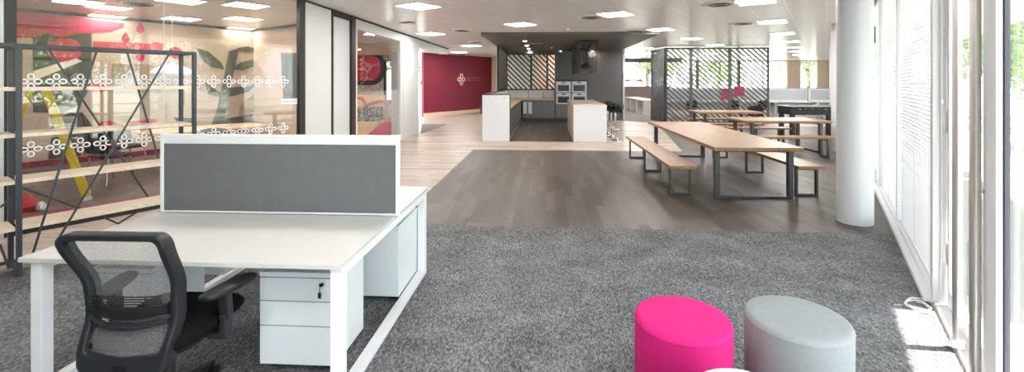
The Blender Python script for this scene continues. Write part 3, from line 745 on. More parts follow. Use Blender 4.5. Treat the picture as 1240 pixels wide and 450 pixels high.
for s in (-1, 1):
    x = s*.275
    ar = MB().bar((s*.2, .01, .405), (x-.0*s, .01, .405), .06, .03).bar((x, .01, .39), (x, .012, .50), .03, .06, (0, 1, 0)).bar((x, .012, .48), (x, .0, .615), .05, .04, (0, 1, 0)).build('armrest', 'grey_plastic', ch, .006)
    pad = MB(); N = 24; prof = [(.012, .612), (.0, .622), (.002, .636), (.012, .643)]
    def pl(ins):
        P = []
        for k in range(N):
            a = 2*PI*k/N; cx, sy = math.cos(a), math.sin(a)
            yy = (abs(sy)**.55)*math.copysign(1, sy)*(.135-ins); xx = (abs(cx)**.6)*math.copysign(1, cx)*(.053-ins)*(1-.12*abs(yy)/.135)
            P.append((x+.01*s+xx+s*yy*.24, .02+yy))
        return P
    vs = [(p_[0], p_[1], z+(p_[1])*.02) for ins, z in prof for p_ in pl(ins)]; fs = []
    for i in range(3):
        for k in range(N): fs.append((i*N+k, i*N+(k+1) % N, (i+1)*N+(k+1) % N, (i+1)*N+k))
    fs += [tuple(reversed(range(N))), tuple(3*N+k for k in range(N))]
    pad.add(vs, fs, True).build('arm_pad', 'black_plastic', ar)

# ------------------------------------------------------------------ poufs
def pouf(label, p, r, h, m):
    t = thing('pouf', label, 'pouf', (p.x, p.y, .0085), 0, 'round felt poufs on the carpet')
    MB().lathe([(r-.006, 0), (r, .006), (r, h-.03)], 56).build('side_cover', m, t)
    MB().lathe([(r, h-.03), (r+.0015, h-.026), (r+.001, h-.022), (r-.001, h-.018), (r-.006, h-.007), (r-.018, h-.001), (r-.04, h+.001), (r*.5, h+.004), (.001, h+.005)], 56).build('top_cover', m, t)
pouf('bright pink round felt pouf standing on the grey carpet', cw(.806, 2.27), .232, .455, 'pink_felt')
pouf('mid grey round felt pouf beside the pink one', cw(1.372, 2.26), .236, .46, 'grey_felt')
pouf('pale off-white round pouf, only its rim showing at the bottom edge', cw(.83, 1.655), .20, .465, 'pale_felt')

# ------------------------------------------------------------------ shelving with cross braces
sh = thing('shelving_rack', 'tall dark metal shelving rack with pale wood shelves and cross braces', 'shelving', (0, 0, 0))
S0p = cw((23-CX)/F_PX*3.80, 3.80); su, sv = uv_of(S0p); SL = 1.27; SD = .34; SH = 1.95
def sw(a, b, z): return wv(su-b, sv+a, z)      # a along the rack, b towards the glass
for a in (0, SL):
    for b in (0, SD): MB().bar(sw(a, b, 0), sw(a, b, SH), .035, .035, E1).build('post', 'shelf_metal', sh, .003)
MB().bar(sw(-1.3, 0, 0), sw(-1.3, 0, SH), .035, .035, E1).build('post', 'shelf_metal', sh, .003)
MB().bar(sw(-1.3, SD, 0), sw(-1.3, SD, SH), .035, .035, E1).build('post', 'shelf_metal', sh, .003)
tr = MB()
for b in (0, SD): MB().bar(sw(-1.3, b, SH-.015), sw(SL, b, SH-.015), .03, .03).build('top_rail', 'shelf_metal', sh, .002)
for a in (-1.3, 0, SL): MB().bar(sw(a, .016, SH-.015), sw(a, SD-.016, SH-.015), .03, .03).build('end_rail', 'shelf_metal', sh, .002)
for a in (-1.3, 0, SL): MB().bar(sw(a, .016, .05), sw(a, SD-.016, .05), .03, .03).build('end_rail', 'shelf_metal', sh, .002)
tr.bar(sw(-1.3, SD, .05), sw(SL, SD, .05), .03, .03)
tr.build('bottom_rail', 'shelf_metal', sh, .002)
for z in (.40, .79, 1.18, 1.57):
    for a0, a1 in ((.02, SL-.02), (-1.28, -.02)):
        MB().prism([sw(a0, .012, z-.016), sw(a1, .012, z-.016), sw(a1, SD-.012, z-.016), sw(a0, SD-.012, z-.016)], (0, 0, .032)).build('shelf', 'birch', sh, .002)
nS = E2; pR = sw(0, SD+.012, 0); pF = sw(0, -.012, 0)
for (a, b, pl_) in (((57, 57), (183, 244), pR), ((118, 58.5), (40, 306), pF), ((208, 60), (72, 287), pF), ((153, 60), (196, 205), pR), ((26, 227), (104, 255), pR), ((142, 271), (190, 242), pR), ((126, 263), (144, 271), pR), ((14, 240), (0, 251), pF), ((0, 296), (11, 325), pF)):
    A = onplane(*a, pl_, nS); B = onplane(*b, pl_, nS)
    MB().bar(A, B, .016, .008, E2).build('brace', 'shelf_metal', sh)

# ================================================================== LONG TABLES AND BENCHES
def u_frame(x0, x1, y, ztop, s=.06, d=None):
    d = d or s
    return MB().box(x0, x0+s, y-d/2, y+d/2, 0, ztop).box(x1-s, x1, y-d/2, y+d/2, 0, ztop).box(x0+s, x1-s, y-d/2, y+d/2, .0, .035).box(x0+s, x1-s, y-d/2, y+d/2, ztop-.04, ztop)
def make_table(label, loc, W, L, rz, group, s=.07, ends=.24):
    t = thing('dining_table', label, 'table', loc, rz, group)
    MB().box(-W/2, W/2, -L/2, L/2, .69, .74).build('tabletop', 'oak', t, .004)
    for y in (-L/2+ends, L/2-ends): u_frame(-W/2+.08, W/2-.03, y, .689, s).build('leg_frame', 'leg_steel', t, .003)
    return t
def make_bench(label, loc, W, L, rz, group, legs):
    t = thing('bench', label, 'bench', loc, rz, group)
    MB().box(-W/2, W/2, -L/2, L/2, .41, .45).build('seat', 'oak', t, .004)
    for y in legs: u_frame(-W/2+.05, W/2-.02, y, .409, .03, .05).build('leg_frame', 'leg_steel', t, .002)
    return t
zd = .0045
make_table('long oak table with dark steel legs, the longest one, between two long benches', (2.87, 8.28, zd), 1.18, 4.0, 0, 'oak tables')
make_bench('long oak bench beside the long table on its kitchen side', (1.92, 8.2, zd), .38, 3.5, 0, 'oak benches', (-1.52, .17, 1.6))
make_bench('long oak bench beside the long table on its window side', (3.70, 8.3, zd), .38, 3.55, 0, 'oak benches', (-1.6, .02, 1.62))
make_table('oak table in front of the football table, set crosswise to the long one', (5.5, 11.17, zd), 1.12, 1.92, PI/2, 'oak tables', .07, .2)
make_bench('oak bench on the column-facing near side of the table by the football table', (5.42, 10.15, zd), .34, 1.6, PI/2, 'oak benches', (-.6, .6))
make_bench('oak bench on the screen-facing far side of the table by the football table', (5.48, 12.1, zd), .34, 1.55, PI/2, 'oak benches', (-.6, .6))
make_table('oak table standing before the slatted screen, furthest from the desk'.replace('furthest from the desk', 'deepest of the three'), (5.42, 14.15, zd), 1.15, 1.85, PI/2, 'oak tables', .07, .2)
make_bench('oak bench on the near side of the table before the slatted screen', (5.3, 13.2, zd), .34, 1.6, PI/2, 'oak benches', (-.6, .6))
make_bench('oak bench between the slatted screen and its table', (5.4, 15.05, zd), .34, 1.6, PI/2, 'oak benches', (-.6, .6))

# ------------------------------------------------------------------ football table, black chair
ft = thing('football_table', 'black table football game with chrome rods and corner legs by the columns', 'game table', (7.92, 14.05, zd), 0)
MB().box(-.78, .78, -.38, -.35, .66, .90).box(-.78, .78, .35, .38, .66, .90).box(-.78, -.75, -.35, .35, .66, .90).box(.75, .78, -.35, .35, .66, .90).box(-.75, .75, -.35, .35, .66, .72).build('cabinet', 'black_plastic', ft, .006)
MB().box(-.745, .745, -.345, .345, .722, .726).build('pitch', 'mural_green', ft)
MB().box(-.79, .79, -.39, -.34, .902, .918).box(-.79, .79, .34, .39, .902, .918).box(-.79, -.74, -.34, .34, .902, .918).box(.74, .79, -.34, .34, .902, .918).build('rim', 'rail_metal', ft, .003)
for sx in (-1, 1):
    for sy in (-1, 1): MB().box(sx*.70-.06, sx*.70+.06, sy*.31-.05, sy*.31+.05, 0, .658).build('leg', 'black_plastic', ft, .004)
for k in range(8):
    x = -.63+.18*k; s = -1 if k % 2 else 1
    r = MB().tube([(x, -.62, .84), (x, .62, .84)], .008, 8).build('rod', 'chrome', ft)
    MB().tube([(x, s*.62, .84), (x, s*.52, .84)], .017, 10).build('grip', 'black_plastic', r)
    for q in (-.2, 0, .2): MB().box(x-.012, x+.012, q-.02, q+.02, .745, .87).build('player', 'white_metal' if k % 2 else 'red_plastic', r)
def tub_chair(label, loc, rz, group=None, seat='black_cloth'):
    t = thing('side_chair', label, 'chair', loc, rz, group)
    cushion(.23, -.21, .22, .42, .47, crown=.008).build('seat', seat, t)
    mb = MB(); N = 12; vs = []
    for zz, k2 in ((.50, 1.0), (.60, 1.02), (.74, 1.0), (.84, .9)):
        for k in range(N+1):
            f = k/N*2-1; vs.append((f*.23*k2, -.2-.05*(1-f*f)-.12*(zz-.5), zz-.03*f*f*(zz > .8)))
    fs = [(r*(N+1)+k, r*(N+1)+k+1, (r+1)*(N+1)+k+1, (r+1)*(N+1)+k) for r in range(3) for k in range(N)]
    o = MB().add(vs, fs, True).build('backrest', seat, t); m_ = o.modifiers.new('thick', 'SOLIDIFY'); m_.thickness = .025
    for sx in (-1, 1):
        for sy in (-1, 1):
            top = (sx*.18, sy*.16, .42); MB().tube([top, (sx*.22, sy*.22, 0)], .010, 8).build('leg', 'chrome', t)
        MB().tube([(sx*.19, -.2, .43), (sx*.2, -.22, .52)], .012, 8).build('back_support', 'chrome', t)
    return t
tub_chair('black chair standing between the slatted screen and the football table', (6.75, 15.1, zd), 2.6)

# ------------------------------------------------------------------ slatted screens
def slats(mb, x0, x1, z0, z1, pitch, w, d, ang, phase=0.0):
    """diagonal laths falling to the right inside a rectangle, in the local xz plane"""
    tn = math.tan(ang); n0 = z0; c_ = z0+phase
    cmin = z0; cmax = z1+(x1-x0)*tn
    c_ = cmin+phase
    m = w/2/math.cos(ang)
    while c_ < cmax:
        pts = []
        xa = max(x0, x0+(c_-z1)/tn); xb = min(x1, x0+(c_-z0)/tn)
        if xb-xa > .05:
            mb.bar((xa, 0, c_-(xa-x0)*tn), (xb, 0, c_-(xb-x0)*tn), w, d, (0, 1, 0))
        c_ += pitch
def screen_panel(t, x0, x1, z0, z1, pitch, w, d, ang, post=.06, name='slat_panel', m='charcoal_dark', phase=0.):
    MB().box(x0, x0+post, -.035, .035, z0, z1).box(x1-post, x1, -.035, .035, z0, z1).box(x0+post, x1-post, -.03, .03, z1-post, z1).box(x0+post, x1-post, -.03, .03, z0, z0+post).build('frame', m, t)
    mb = MB(); slats(mb, x0+post, x1-post, z0+post, z1-post, pitch, w, d, ang, phase); mb.build('slats', m, t)
p0 = cw((806-CX)/F_PX*17.9, 17.9)
ts = thing('slatted_screen', 'tall dark screen of diagonal slats behind the oak tables', 'screen', (p0.x, p0.y, 0), 0)
w_ = [0, .98, 2.47, 3.96]
for a, b in zip(w_, w_[1:]): screen_panel(ts, a, b, .005, H_CEIL-.03, .188, .046, .04, math.radians(42))
p1 = cw((789-CX)/F_PX*19.4, 19.4)
dv = (p0-p1); ang = math.atan2(dv.y, dv.x)
tl = thing('slatted_screen', 'narrow dark slatted side screen turning the corner beside the kitchen passage', 'screen', (p1.x, p1.y, 0), ang)
screen_panel(tl, 0, dv.length-.06, .005, H_CEIL-.03, .20, .05, .03, math.radians(55), .06)

# ================================================================== KITCHEN
ep = thing('kitchen_end_panel', 'white end panel with black edge closing the kitchen counter', 'panel', (0, 0, 0))
MB().box(-1.74, -.99, 12.38, 12.44, .004, 1.27).build('panel', 'white_gloss', ep)
MB().box(-1.75, -.97, 12.37, 12.45, 1.272, 1.295).box(-.988, -.968, 12.375, 12.445, .004, 1.271).build('edge_trim', 'black_metal', ep)
MB().box(-1.18, -1.09, 12.374, 12.379, 1.19, 1.2).build('badge', 'charcoal_dark', ep)
def base_unit(label, loc, rz, W, group, handle_strip=False, doors=2):
    t = thing('base_cabinet', label, 'cabinet', loc, rz, group)
    MB().box(-W/2+.001, W/2-.001, .02, .57, .12, .868).build('body', 'cabinet_grey', t)
    MB().box(-W/2+.001, W/2-.001, .07, .56, .004, .118).build('plinth', 'charcoal_dark', t)
    for k in range(doors):
        x0 = -W/2+W*k/doors; x1 = x0+W/doors
        d = MB().box(x0+.003, x1-.003, 0, .019, .13, .83).build('door', 'cabinet_grey', t, .002)
        if handle_strip:
            MB().box((x0+x1)/2-.075, (x0+x1)/2+.075, -.014, -.001, .30, .78).build('handle', 'white_gloss', d, .004)
        else:
            MB().box(x0+.02, x1-.02, -.012, -.001, .80, .815).build('handle', 'black_metal', d)
    return t
# back run faces the viewer (fronts at y = 18.97)
xs_ = [-.98, -.55, -.07, .36]
labs = ['grey base cabinet with two upright white handle strips in the kitchen back run', 'grey base cabinet under the tap in the kitchen back run', 'grey base cabinet beside the ovens in the kitchen back run']
for (a, b), lab, hs in zip(zip(xs_, xs_[1:]), labs, (True, False, False)):
    base_unit(lab, ((a+b)/2, 18.98, 0), 0, b-a-.002, 'kitchen back run cabinets', hs)
yy = [12.46, 13.75, 15.05, 16.35, 17.65, 18.95]
for k, (a, b) in enumerate(zip(yy, yy[1:])):
    base_unit(f'grey base cabinet in the side counter, {ords[k]} behind the white end panel', (-1.03, (a+b)/2, 0), PI/2, b-a-.002, 'kitchen side run cabinets', False, 2)
wt = thing('worktop', 'oak worktop running round the kitchen corner with sink', 'worktop', (0, 0, 0))
MB().prism([(-1.615, 12.46, .87), (-.99, 12.46, .87), (-.99, 18.95, .87), (.36, 18.95, .87), (.36, 19.56, .87), (-1.615, 19.56, .87)], (0, 0, .04)).build('slab', 'oak_pale', wt)
MB().box(-.45, .05, 19.08, 19.42, .911, .914).build('sink', 'brushed_steel', wt)
def tap(label, x, h, g):
    t = thing('kitchen_tap', label, 'tap', (x, 19.47, .911), 0, g)
    MB().lathe([(.025, 0), (.025, .03), (.015, .05)], 14).build('base', 'chrome', t)
    MB().tube([(0, 0, .04), (0, 0, h-.06), (0, -.03, h-.01), (0, -.09, h), (0, -.15, h-.02), (0, -.165, h-.08)], .012, 10).build('spout', 'chrome', t)
    MB().tube([(.02, 0, .07), (.085, 0, .1)], .007, 8).build('lever', 'chrome', t)
tap('chrome curved mixer tap at the kitchen sink', -.12, .27, 'taps'); tap('slim tall chrome tap between sink and side counter', -.75, .34, 'taps')
ov = thing('oven_housing', 'grey tall cabinet wall holding four white ovens', 'cabinet', (0, 0, 0))
OY = 19.05
MB().box(.43, 1.75, OY+.34, 19.58, .12, 2.9).box(.37, .415, OY, OY+.34, .12, 2.9).box(1.71, 1.75, OY, OY+.34, .12, 2.9).box(.415, 1.71, OY, OY+.34, 1.70, 2.9).box(.415, 1.71, OY, OY+.34, .12, .66).build('carcass', 'charcoal_paint', ov)
MB().box(.37, 1.75, OY+.05, 19.57, .004, .118).build('plinth', 'charcoal_dark', ov)
for x0, x1 in ((.418, 1.06), (1.064, 1.708)): MB().box(x0, x1, OY-.02, OY-.001, .14, .65).build('door', 'cabinet_grey', ov)
MB().box(.415, 1.71, OY+.02, OY+.34, .661, .70).box(.415, 1.71, OY+.02, OY+.34, 1.165, 1.185).box(1.055, 1.07, OY+.02, OY+.34, .70, 1.7).build('shelf', 'charcoal_paint', ov)
def oven(label, x, z, gh):
    t = thing('built_in_oven', label, 'oven', (x, OY, z), 0, 'built-in ovens')
    MB().box(-.305, .305, 0, .3, 0, .455).build('body', 'white_gloss', t, .004)
    MB().box(-.305, .305, -.02, -.001, .36, .455).build('control_panel', 'white_gloss', t, .003)
    d = MB().box(-.305, .305, -.025, -.001, .0, .352).build('door', 'white_gloss', t, .003)
    MB().box(-.235, .235, -.029, -.0255, .05, .30).build('window', 'oven_glass', d)
    MB().tube([(-.25, -.05, .325), (.25, -.05, .325)], .009, 10).box(-.24, -.225, -.05, -.025, .318, .332).box(.225, .24, -.05, -.025, .318, .332).build('handle', 'chrome', d)
    MB().box(-.08, .08, -.0225, -.0205, .385, .43).build('display', 'oven_glass', t)
oven('white built-in oven, upper one beside the trellis window', .735, 1.19, 0); oven('white built-in oven, upper one on the passage side', 1.39, 1.19, 0)
oven('white built-in oven, lower one beside the trellis window', .735, .703, 0); oven('white built-in oven, lower one on the passage side', 1.39, .703, 0)
kt = thing('trellis_panel', 'black diagonal trellis filling the opening in the kitchen back wall', 'screen', (-1.72, 19.55, 1.285), 0)
for a, b in ((0, 1.09), (1.09, 1.78), (1.78, 2.14)): screen_panel(kt, a, b, 0, 1.55, .215, .062, .03, math.radians(45), .045, m='black_metal')
kl = thing('trellis_panel', 'black slatted side screen above the low kitchen wall', 'screen', (-1.68, 15.9, 1.3), PI/2)
screen_panel(kl, 0, 3.55, 0, 1.62, .1, .07, .03, math.radians(45), .06, m='black_metal')
isl = thing('kitchen_island', 'white bar-height kitchen island with pale stone-look top', 'island', (0, 0, 0))
MB().box(.75, 1.64, 12.36, 12.42, 0.0045, .955).build('front_panel', 'white_gloss', isl)
MB().box(.75, .80, 12.42, 15.85, 0.0045, .955).build('side_panel', 'island_top', isl)
MB().box(1.35, 1.39, 12.42, 15.85, 0.0045, .955).build('side_panel', 'white_gloss', isl)
MB().box(.74, 1.65, 12.35, 15.9, .957, 1.005).build('top', 'island_top', isl, .003)
def make_stool(label, p):
    t = thing('bar_stool', label, 'stool', (p[0], p[1], .0), 0, 'black bar stools at the island')
    MB().lathe([(.21, 0), (.205, .012), (.06, .03), (.03, .05)], 28).build('base_plate', 'chrome', t)
    MB().tube([(0, 0, .04), (0, 0, .78)], .027, 14).build('stem', 'chrome', t)
    ring_ = MB(); ring_.tube([(.15*math.cos(2*PI*k/20)-.05, .15*math.sin(2*PI*k/20), .32) for k in range(20)], .011, 8, True).tube([(-.19, 0, .32), (0.09, 0, .32)], .010, 8); ring_.build('foot_ring', 'chrome', t)
    cushion(.19, -.19, .19, .78, .83, crown=.0).build('seat', 'black_plastic', t)
    mb = MB(); N = 10; vs = []
    for zz, r_ in ((.82, .2), (.90, .225), (.99, .235)):
        for k in range(N+1):
            a = -1.25+2.5*k/N; vs.append((r_*math.cos(a)+.0, r_*math.sin(a), zz))
    fs = [(r*(N+1)+k, r*(N+1)+k+1, (r+1)*(N+1)+k+1, (r+1)*(N+1)+k) for r in range(2) for k in range(N)]
    o = MB().add(vs, fs, True).build('low_back', 'black_plastic', t); o.modifiers.new('thick', 'SOLIDIFY').thickness = .02
    return t
st0 = None
for k in range(4):
    lab = f'black bar stool on a chrome stem, {ords[k]} along the island from the white front'
    q = (1.93, 12.75+.8*k)
    if st0 is None: st0 = make_stool(lab, q)
    else: dup(st0, (*q, 0), 0, lab)
# hanging cage with lamp
cg = thing('hanging_cage', 'black metal cage hung from the canopy above the island', 'rack', (0, 0, 0))
X0, X1, Y0, Y1, Z0, Z1 = 1.05, 1.58, 14.25, 17.9, 1.95, 2.93
mb = MB()
for x in (X0, X1):
    for y in (Y0, Y1): mb.box(x-.015, x+.015, y-.015, y+.015, Z0, Z1)
    for z in (Z0, Z1-.03): mb.box(x-.015, x+.015, Y0, Y1, z, z+.03)
for y in (Y0, Y1):
    for z in (Z0, Z1-.03): mb.box(X0, X1, y-.015, y+.015, z, z+.03)
mb.build('frame', 'black_metal', cg)
mb = MB()
for x in (X0, X1):
    y = Y0+.25
    while y < Y1-.1: mb.box(x-.006, x+.006, y-.006, y+.006, Z0+.03, Z1-.03); y += .24
    mb.box(x-.006, x+.006, Y0, Y1, (Z0+Z1)/2, (Z0+Z1)/2+.012)
for k in range(1, 4):
    x = X0+(X1-X0)*k/4; mb.box(x-.006, x+.006, Y0-.006, Y0+.006, Z0+.03, Z1-.03).box(x-.006, x+.006, Y1-.006, Y1+.006, Z0+.03, Z1-.03)
mb.build('bars', 'black_metal', cg)
MB().box(X0+.02, X1-.02, Y1-1.6, Y1-.05, Z0+.005, Z0+.02).build('tray', 'oak', cg)
def pendant(name, label, p, m, r, h, cord_top, glow=True, group=None):
    t = thing(name, label, 'lamp', p, 0, group)
    o = MB().lathe([(r, 0), (r*.97, h*.25), (r*.8, h*.55), (r*.5, h*.8), (r*.16, h*.95), (.02, h*1.2)], 26).build('lamp_shade', m, t); o.modifiers.new('thick', 'SOLIDIFY').thickness = .004
    MB().tube([(0, 0, h*1.1), (0, 0, cord_top-p[2])], .004, 6).build('cord', 'black_metal' if m != 'white_gloss' else 'white_metal', t)
    MB().lathe([(.001, .02), (.035, .03), (.04, .06), (.02, .1)], 14).build('bulb', 'pendant_glow' if glow else 'white_metal', t)
pendant('pendant_lamp', 'black dome pendant lamp glowing inside the hanging cage', (1.33, 15.3, 2.06), 'black_metal', .2, .2, 2.93)
tb = gp(577, 138); tag(MB().lathe([(.15, .001), (.17, .34), (.18, .36), (.16, .36), (.14, .05), (.001, .05)], 24, (0, 0, 0)).build('waste_bin', 'grey_bin'), 'small dark grey waste bin at the foot of the magenta wall', 'bin').location = (tb.x+.35, tb.y-.1, 0)

# ================================================================== BOOTH ROOM
bo = thing('booth_bench', 'oak booth bench with patterned cushion, seen through the white-framed window', 'bench', (0, 0, 0))
MB().box(-8.6, -5.05, 13.35, 14.0, 0.0, .44).build('seat_box', 'oak_pale', bo)
MB().box(-8.6, -5.05, 14.0, 14.06, 0.0, 1.22).build('back_board', 'oak_pale', bo)
MB().box(-8.6, -5.08, 13.82, 13.995, .46, .86).build('back_cushion', 'print_cloth', bo, .02)
MB().box(-8.6, -5.08, 13.37, 13.815, .442, .53).build('seat_cushion', 'print_cloth', bo, .02)
nY = Vector((0, 1, 0)); pb = Vector((0, 13.985, 0))
sq = []
for px, py in ((426, 124), (429, 119.5), (433, 118), (438, 119), (441, 122.5), (443, 128), (447, 126), (453, 124), (459, 122.8), (465, 122.5)): sq.append(onplane(px, py, pb, nY))
MB().tube(sq, .042, 8).build('squiggle', 'mural_red', bo)
d_ = onplane(472, 122.5, pb, nY); MB().tube([d_+Vector((0, .01, 0)), d_-Vector((0, .012, 0))], .06, 16).build('dot', 'magenta_bright', bo)
mg = thing('ottoman', 'magenta wedge-shaped ottoman beside the booth bench', 'ottoman', (-4.75, 12.75, 0), 0)
MB().prism([(-.45, -.15, .0), (.35, -.15, .0), (.35, -.15, .62), (.28, -.15, .62)], (0, .5, 0)).build('cushion', 'magenta_bright', mg, .015)
wm = thing('wall_picture', 'pink city map in a thick rounded black frame on the stone-pattern wall', 'picture', (0, 0, 0))
pm = Vector((0, BY-.004, 0))
def stadium(x0, x1, z0, z1, y, r, n=10):
    P = []
    for cx_, cz_, a0 in ((x1-r, z1-r, 0), (x0+r, z1-r, PI/2), (x0+r, z0+r, PI), (x1-r, z0+r, 1.5*PI)):
        for k in range(n+1):
            a = a0+PI/2*k/n; P.append(Vector((cx_+r*math.cos(a), y, cz_+r*math.sin(a))))
    return P
a_ = onplane(466, 61, pm, nY); b_ = onplane(466, 103, pm, nY)
x1_ = a_.x; x0_ = x1_-3.0
z1_, z0_ = a_.z, b_.z
MB().prism(stadium(x0_, x1_, z0_, z1_, BY-.002, .52), (0, -.05, 0)).build('frame', 'black_metal', wm)
MB().prism(stadium(x0_+.16, x1_-.16, z0_+.16, z1_-.16, BY-.053, .40), (0, -.006, 0)).build('map', 'map_pink', wm)

# ================================================================== MEETING ROOM
mu = thing('wall_mural', 'painted mural of leaves and landscape shapes across the meeting room walls', 'mural', (0, 0, 0))
pB = wv(RU+.003, 0); pE = wv(0, RV-.003)
LAY = [0]
def paint(pts, m, name, wall='B', lay=1):
    P = [onplane(px, py, pB+E2*(.003*lay) if wall == 'B' else pE-E1*(.003*lay), E2 if wall == 'B' else E1) for px, py in pts]
    P = [Vector((p.x, p.y, min(max(p.z, .13), H_CEIL-.055))) for p in P]
    MB().prism(P, (E2*.002) if wall == 'B' else (E1*-.002)).build(name, m, mu)
def ell(cx, cy, rx, ry, n=22, a0=0, a1=2*PI): return [(cx+rx*math.cos(a0+(a1-a0)*k/n), cy+ry*math.sin(a0+(a1-a0)*k/n)) for k in range(n)]
paint([(-20, 5), (78, 18), (150, 28), (150, 33), (132, 39), (112, 40), (102, 46), (-20, 46)], 'mural_red', 'sky_band', lay=1)
paint([(40, 44), (58, 41), (76, 45), (96, 40), (111, 40), (111, 98), (104, 116), (92, 130), (74, 137), (40, 136)], 'mural_green', 'hill', lay=2)
paint(ell(78, 60, 22, 14), 'mural_red', 'sun', lay=3)
paint([(40, 86), (92, 70), (100, 74), (40, 98)], 'mural_pale', 'road', lay=3)
paint([(113, 50), (184, 53), (196, 58), (196, 61), (113, 61)], 'mural_red', 'roof', lay=2)
paint([(62, 150), (84, 136), (100, 136), (112, 152), (110, 164), (62, 164)], 'mural_dark', 'rock', lay=2)
paint([(136, 77), (224, 79), (224, 128), (136, 137)], 'mural_taupe', 'panel', lay=2)
paint([(136, 113), (222, 112), (222, 128), (136, 137)], 'mural_grey', 'panel', lay=3)
paint([(112, 98), (130, 104), (132, 110), (112, 112)], 'mural_red', 'petal', lay=3)
paint([(62, 166), (100, 163), (98, 194), (58, 196)], 'mural_dark', 'trunk', lay=2)
paint([(100, 165), (146, 160), (146, 184), (100, 190)], 'mural_red', 'field', lay=2)
paint([(118, 152), (122, 147), (133, 146), (144, 150), (146, 155), (118, 157)], 'mural_red', 'flower', lay=3)
paint([(158, 147), (190, 143), (190, 155), (154, 158)], 'mural_red', 'house', lay=3)
paint(ell(202, 153, 9, 6, 14, PI, 2*PI+.01), 'mural_red', 'bush', lay=3)
paint([(210, 142), (232, 143), (232, 155), (222, 156)], 'mural_dark', 'rock', lay=3)
for cx_, cy_ in ((52, 146), (52, 175), (52, 192)): paint(ell(cx_, cy_, 5, 3.4, 14), 'mural_grey', 'spot', lay=3)
for cx_, cy_, s_ in ((152, 47, 5), (170, 35, 5), (170, 69, 5.5)):
    paint([(cx_, cy_-s_*1.7)]+ell(cx_, cy_, s_*.95, s_, 14, -.9, PI+.9), 'magenta_bright', 'drop', lay=3)
paint(ell(190, 57, 9, 6), 'mural_red', 'petal', lay=4); paint(ell(212, 64, 9, 7), 'mural_red', 'petal', lay=4)
# tree on the back wall
paint([(249, 170), (262, 135), (271, 95), (277, 62), (290, 58), (282, 92), (274, 128), (268, 172)], 'mural_green', 'trunk', lay=3)
paint([(237, 58), (252, 62), (268, 76), (272, 84), (258, 82), (246, 74)], 'mural_green', 'leaf', lay=4)
paint([(280, 84), (290, 76), (305, 72), (318, 72), (308, 80), (294, 85)], 'mural_green', 'leaf', lay=4)
paint([(248, 100), (258, 106), (266, 112), (264, 117), (252, 114)], 'mural_green', 'leaf', lay=4)
paint([(266, 114), (280, 106), (296, 104), (309, 103), (302, 110), (284, 116), (268, 118)], 'mural_green', 'leaf', lay=4)
paint([(262, 146), (282, 142), (306, 138), (303, 147), (284, 156), (262, 160)], 'mural_dark', 'leaf', lay=4)
paint([(286, 62), (300, 63), (312, 60), (300, 56), (288, 58)], 'mural_green', 'leaf', lay=4)
paint([(290, 128), (319, 104), (319, 172), (286, 172)], 'mural_taupe', 'hill', lay=2)
# dark field on the end wall
paint([(340, 64), (364, 64), (364, 121), (343, 121)], 'mural_green', 'window_shape', wall='E', lay=2)
tag(MB().box(GU+.0075, GU+.010, gv_at(340), gv_at(359.5), 1.63-.36, 1.63-.27, MW).build('door_sign', 'white_decal'), 'small white room sign stuck on the meeting room glass', 'sign')
sgn = COL.objects['door_sign']; ps = wv(GU+.0105, (gv_at(340)+gv_at(359.5))/2, 1.63-.315)
text('lettering', 'MEETING ROOM', .03, 'charcoal_paint', sgn, .0003, Matrix.Translation(ps) @ Matrix(((E1.x, 0, E2.x, 0), (E1.y, 0, E2.y, 0), (0, 1, 0, 0), (0, 0, 0, 1))))
# step ladder
ld = thing('step_ladder', 'yellow step ladder with a blue top behind the meeting room glass', 'ladder', cw(-6.48, 6.10, .0045), TH+math.radians(45))
LT = 1.54; SPR = .47; wl = .2
for s in (-1, 1):
    MB().bar((SPR, s*(wl+.05), 0.01), (.06, s*wl*.75, LT), .03, .09, (1, 0, .3)).build('front_rail', 'yellow_paint', ld, .003)
    MB().bar((-SPR, s*(wl+.03), 0.01), (-.06, s*wl*.75, LT), .03, .05, (1, 0, .3)).build('rear_rail', 'yellow_paint', ld, .003)
    MB().bar((SPR, s*(wl+.05), .0), (SPR-.01, s*(wl+.05), .05), .05, .1, (1, 0, 0)).build('foot', 'white_decal', ld)
    MB().bar((.28, s*(wl+.01), .75), (-.28, s*(wl+.01), .75), .006, .02).build('spreader', 'chrome', ld)
for k in range(1, 6):
    f = k/6.0; x = SPR-(SPR-.06)*f; y = (wl+.05)*(1-f)+wl*.75*f-.02
    MB().box(x-.045, x+.045, -y, y, LT*f-.015, LT*f+.012).build('tread', 'rail_metal', ld)
for z in (.3, .9, 1.4):
    f = z/LT; x = -SPR+(SPR-.06)*f; MB().box(x-.01, x+.01, -wl, wl, z-.015, z+.015).build('rear_brace', 'yellow_paint', ld)
MB().box(-.1, .12, -wl, wl, LT, LT+.05).build('top_cap', 'blue_plastic', ld, .01)
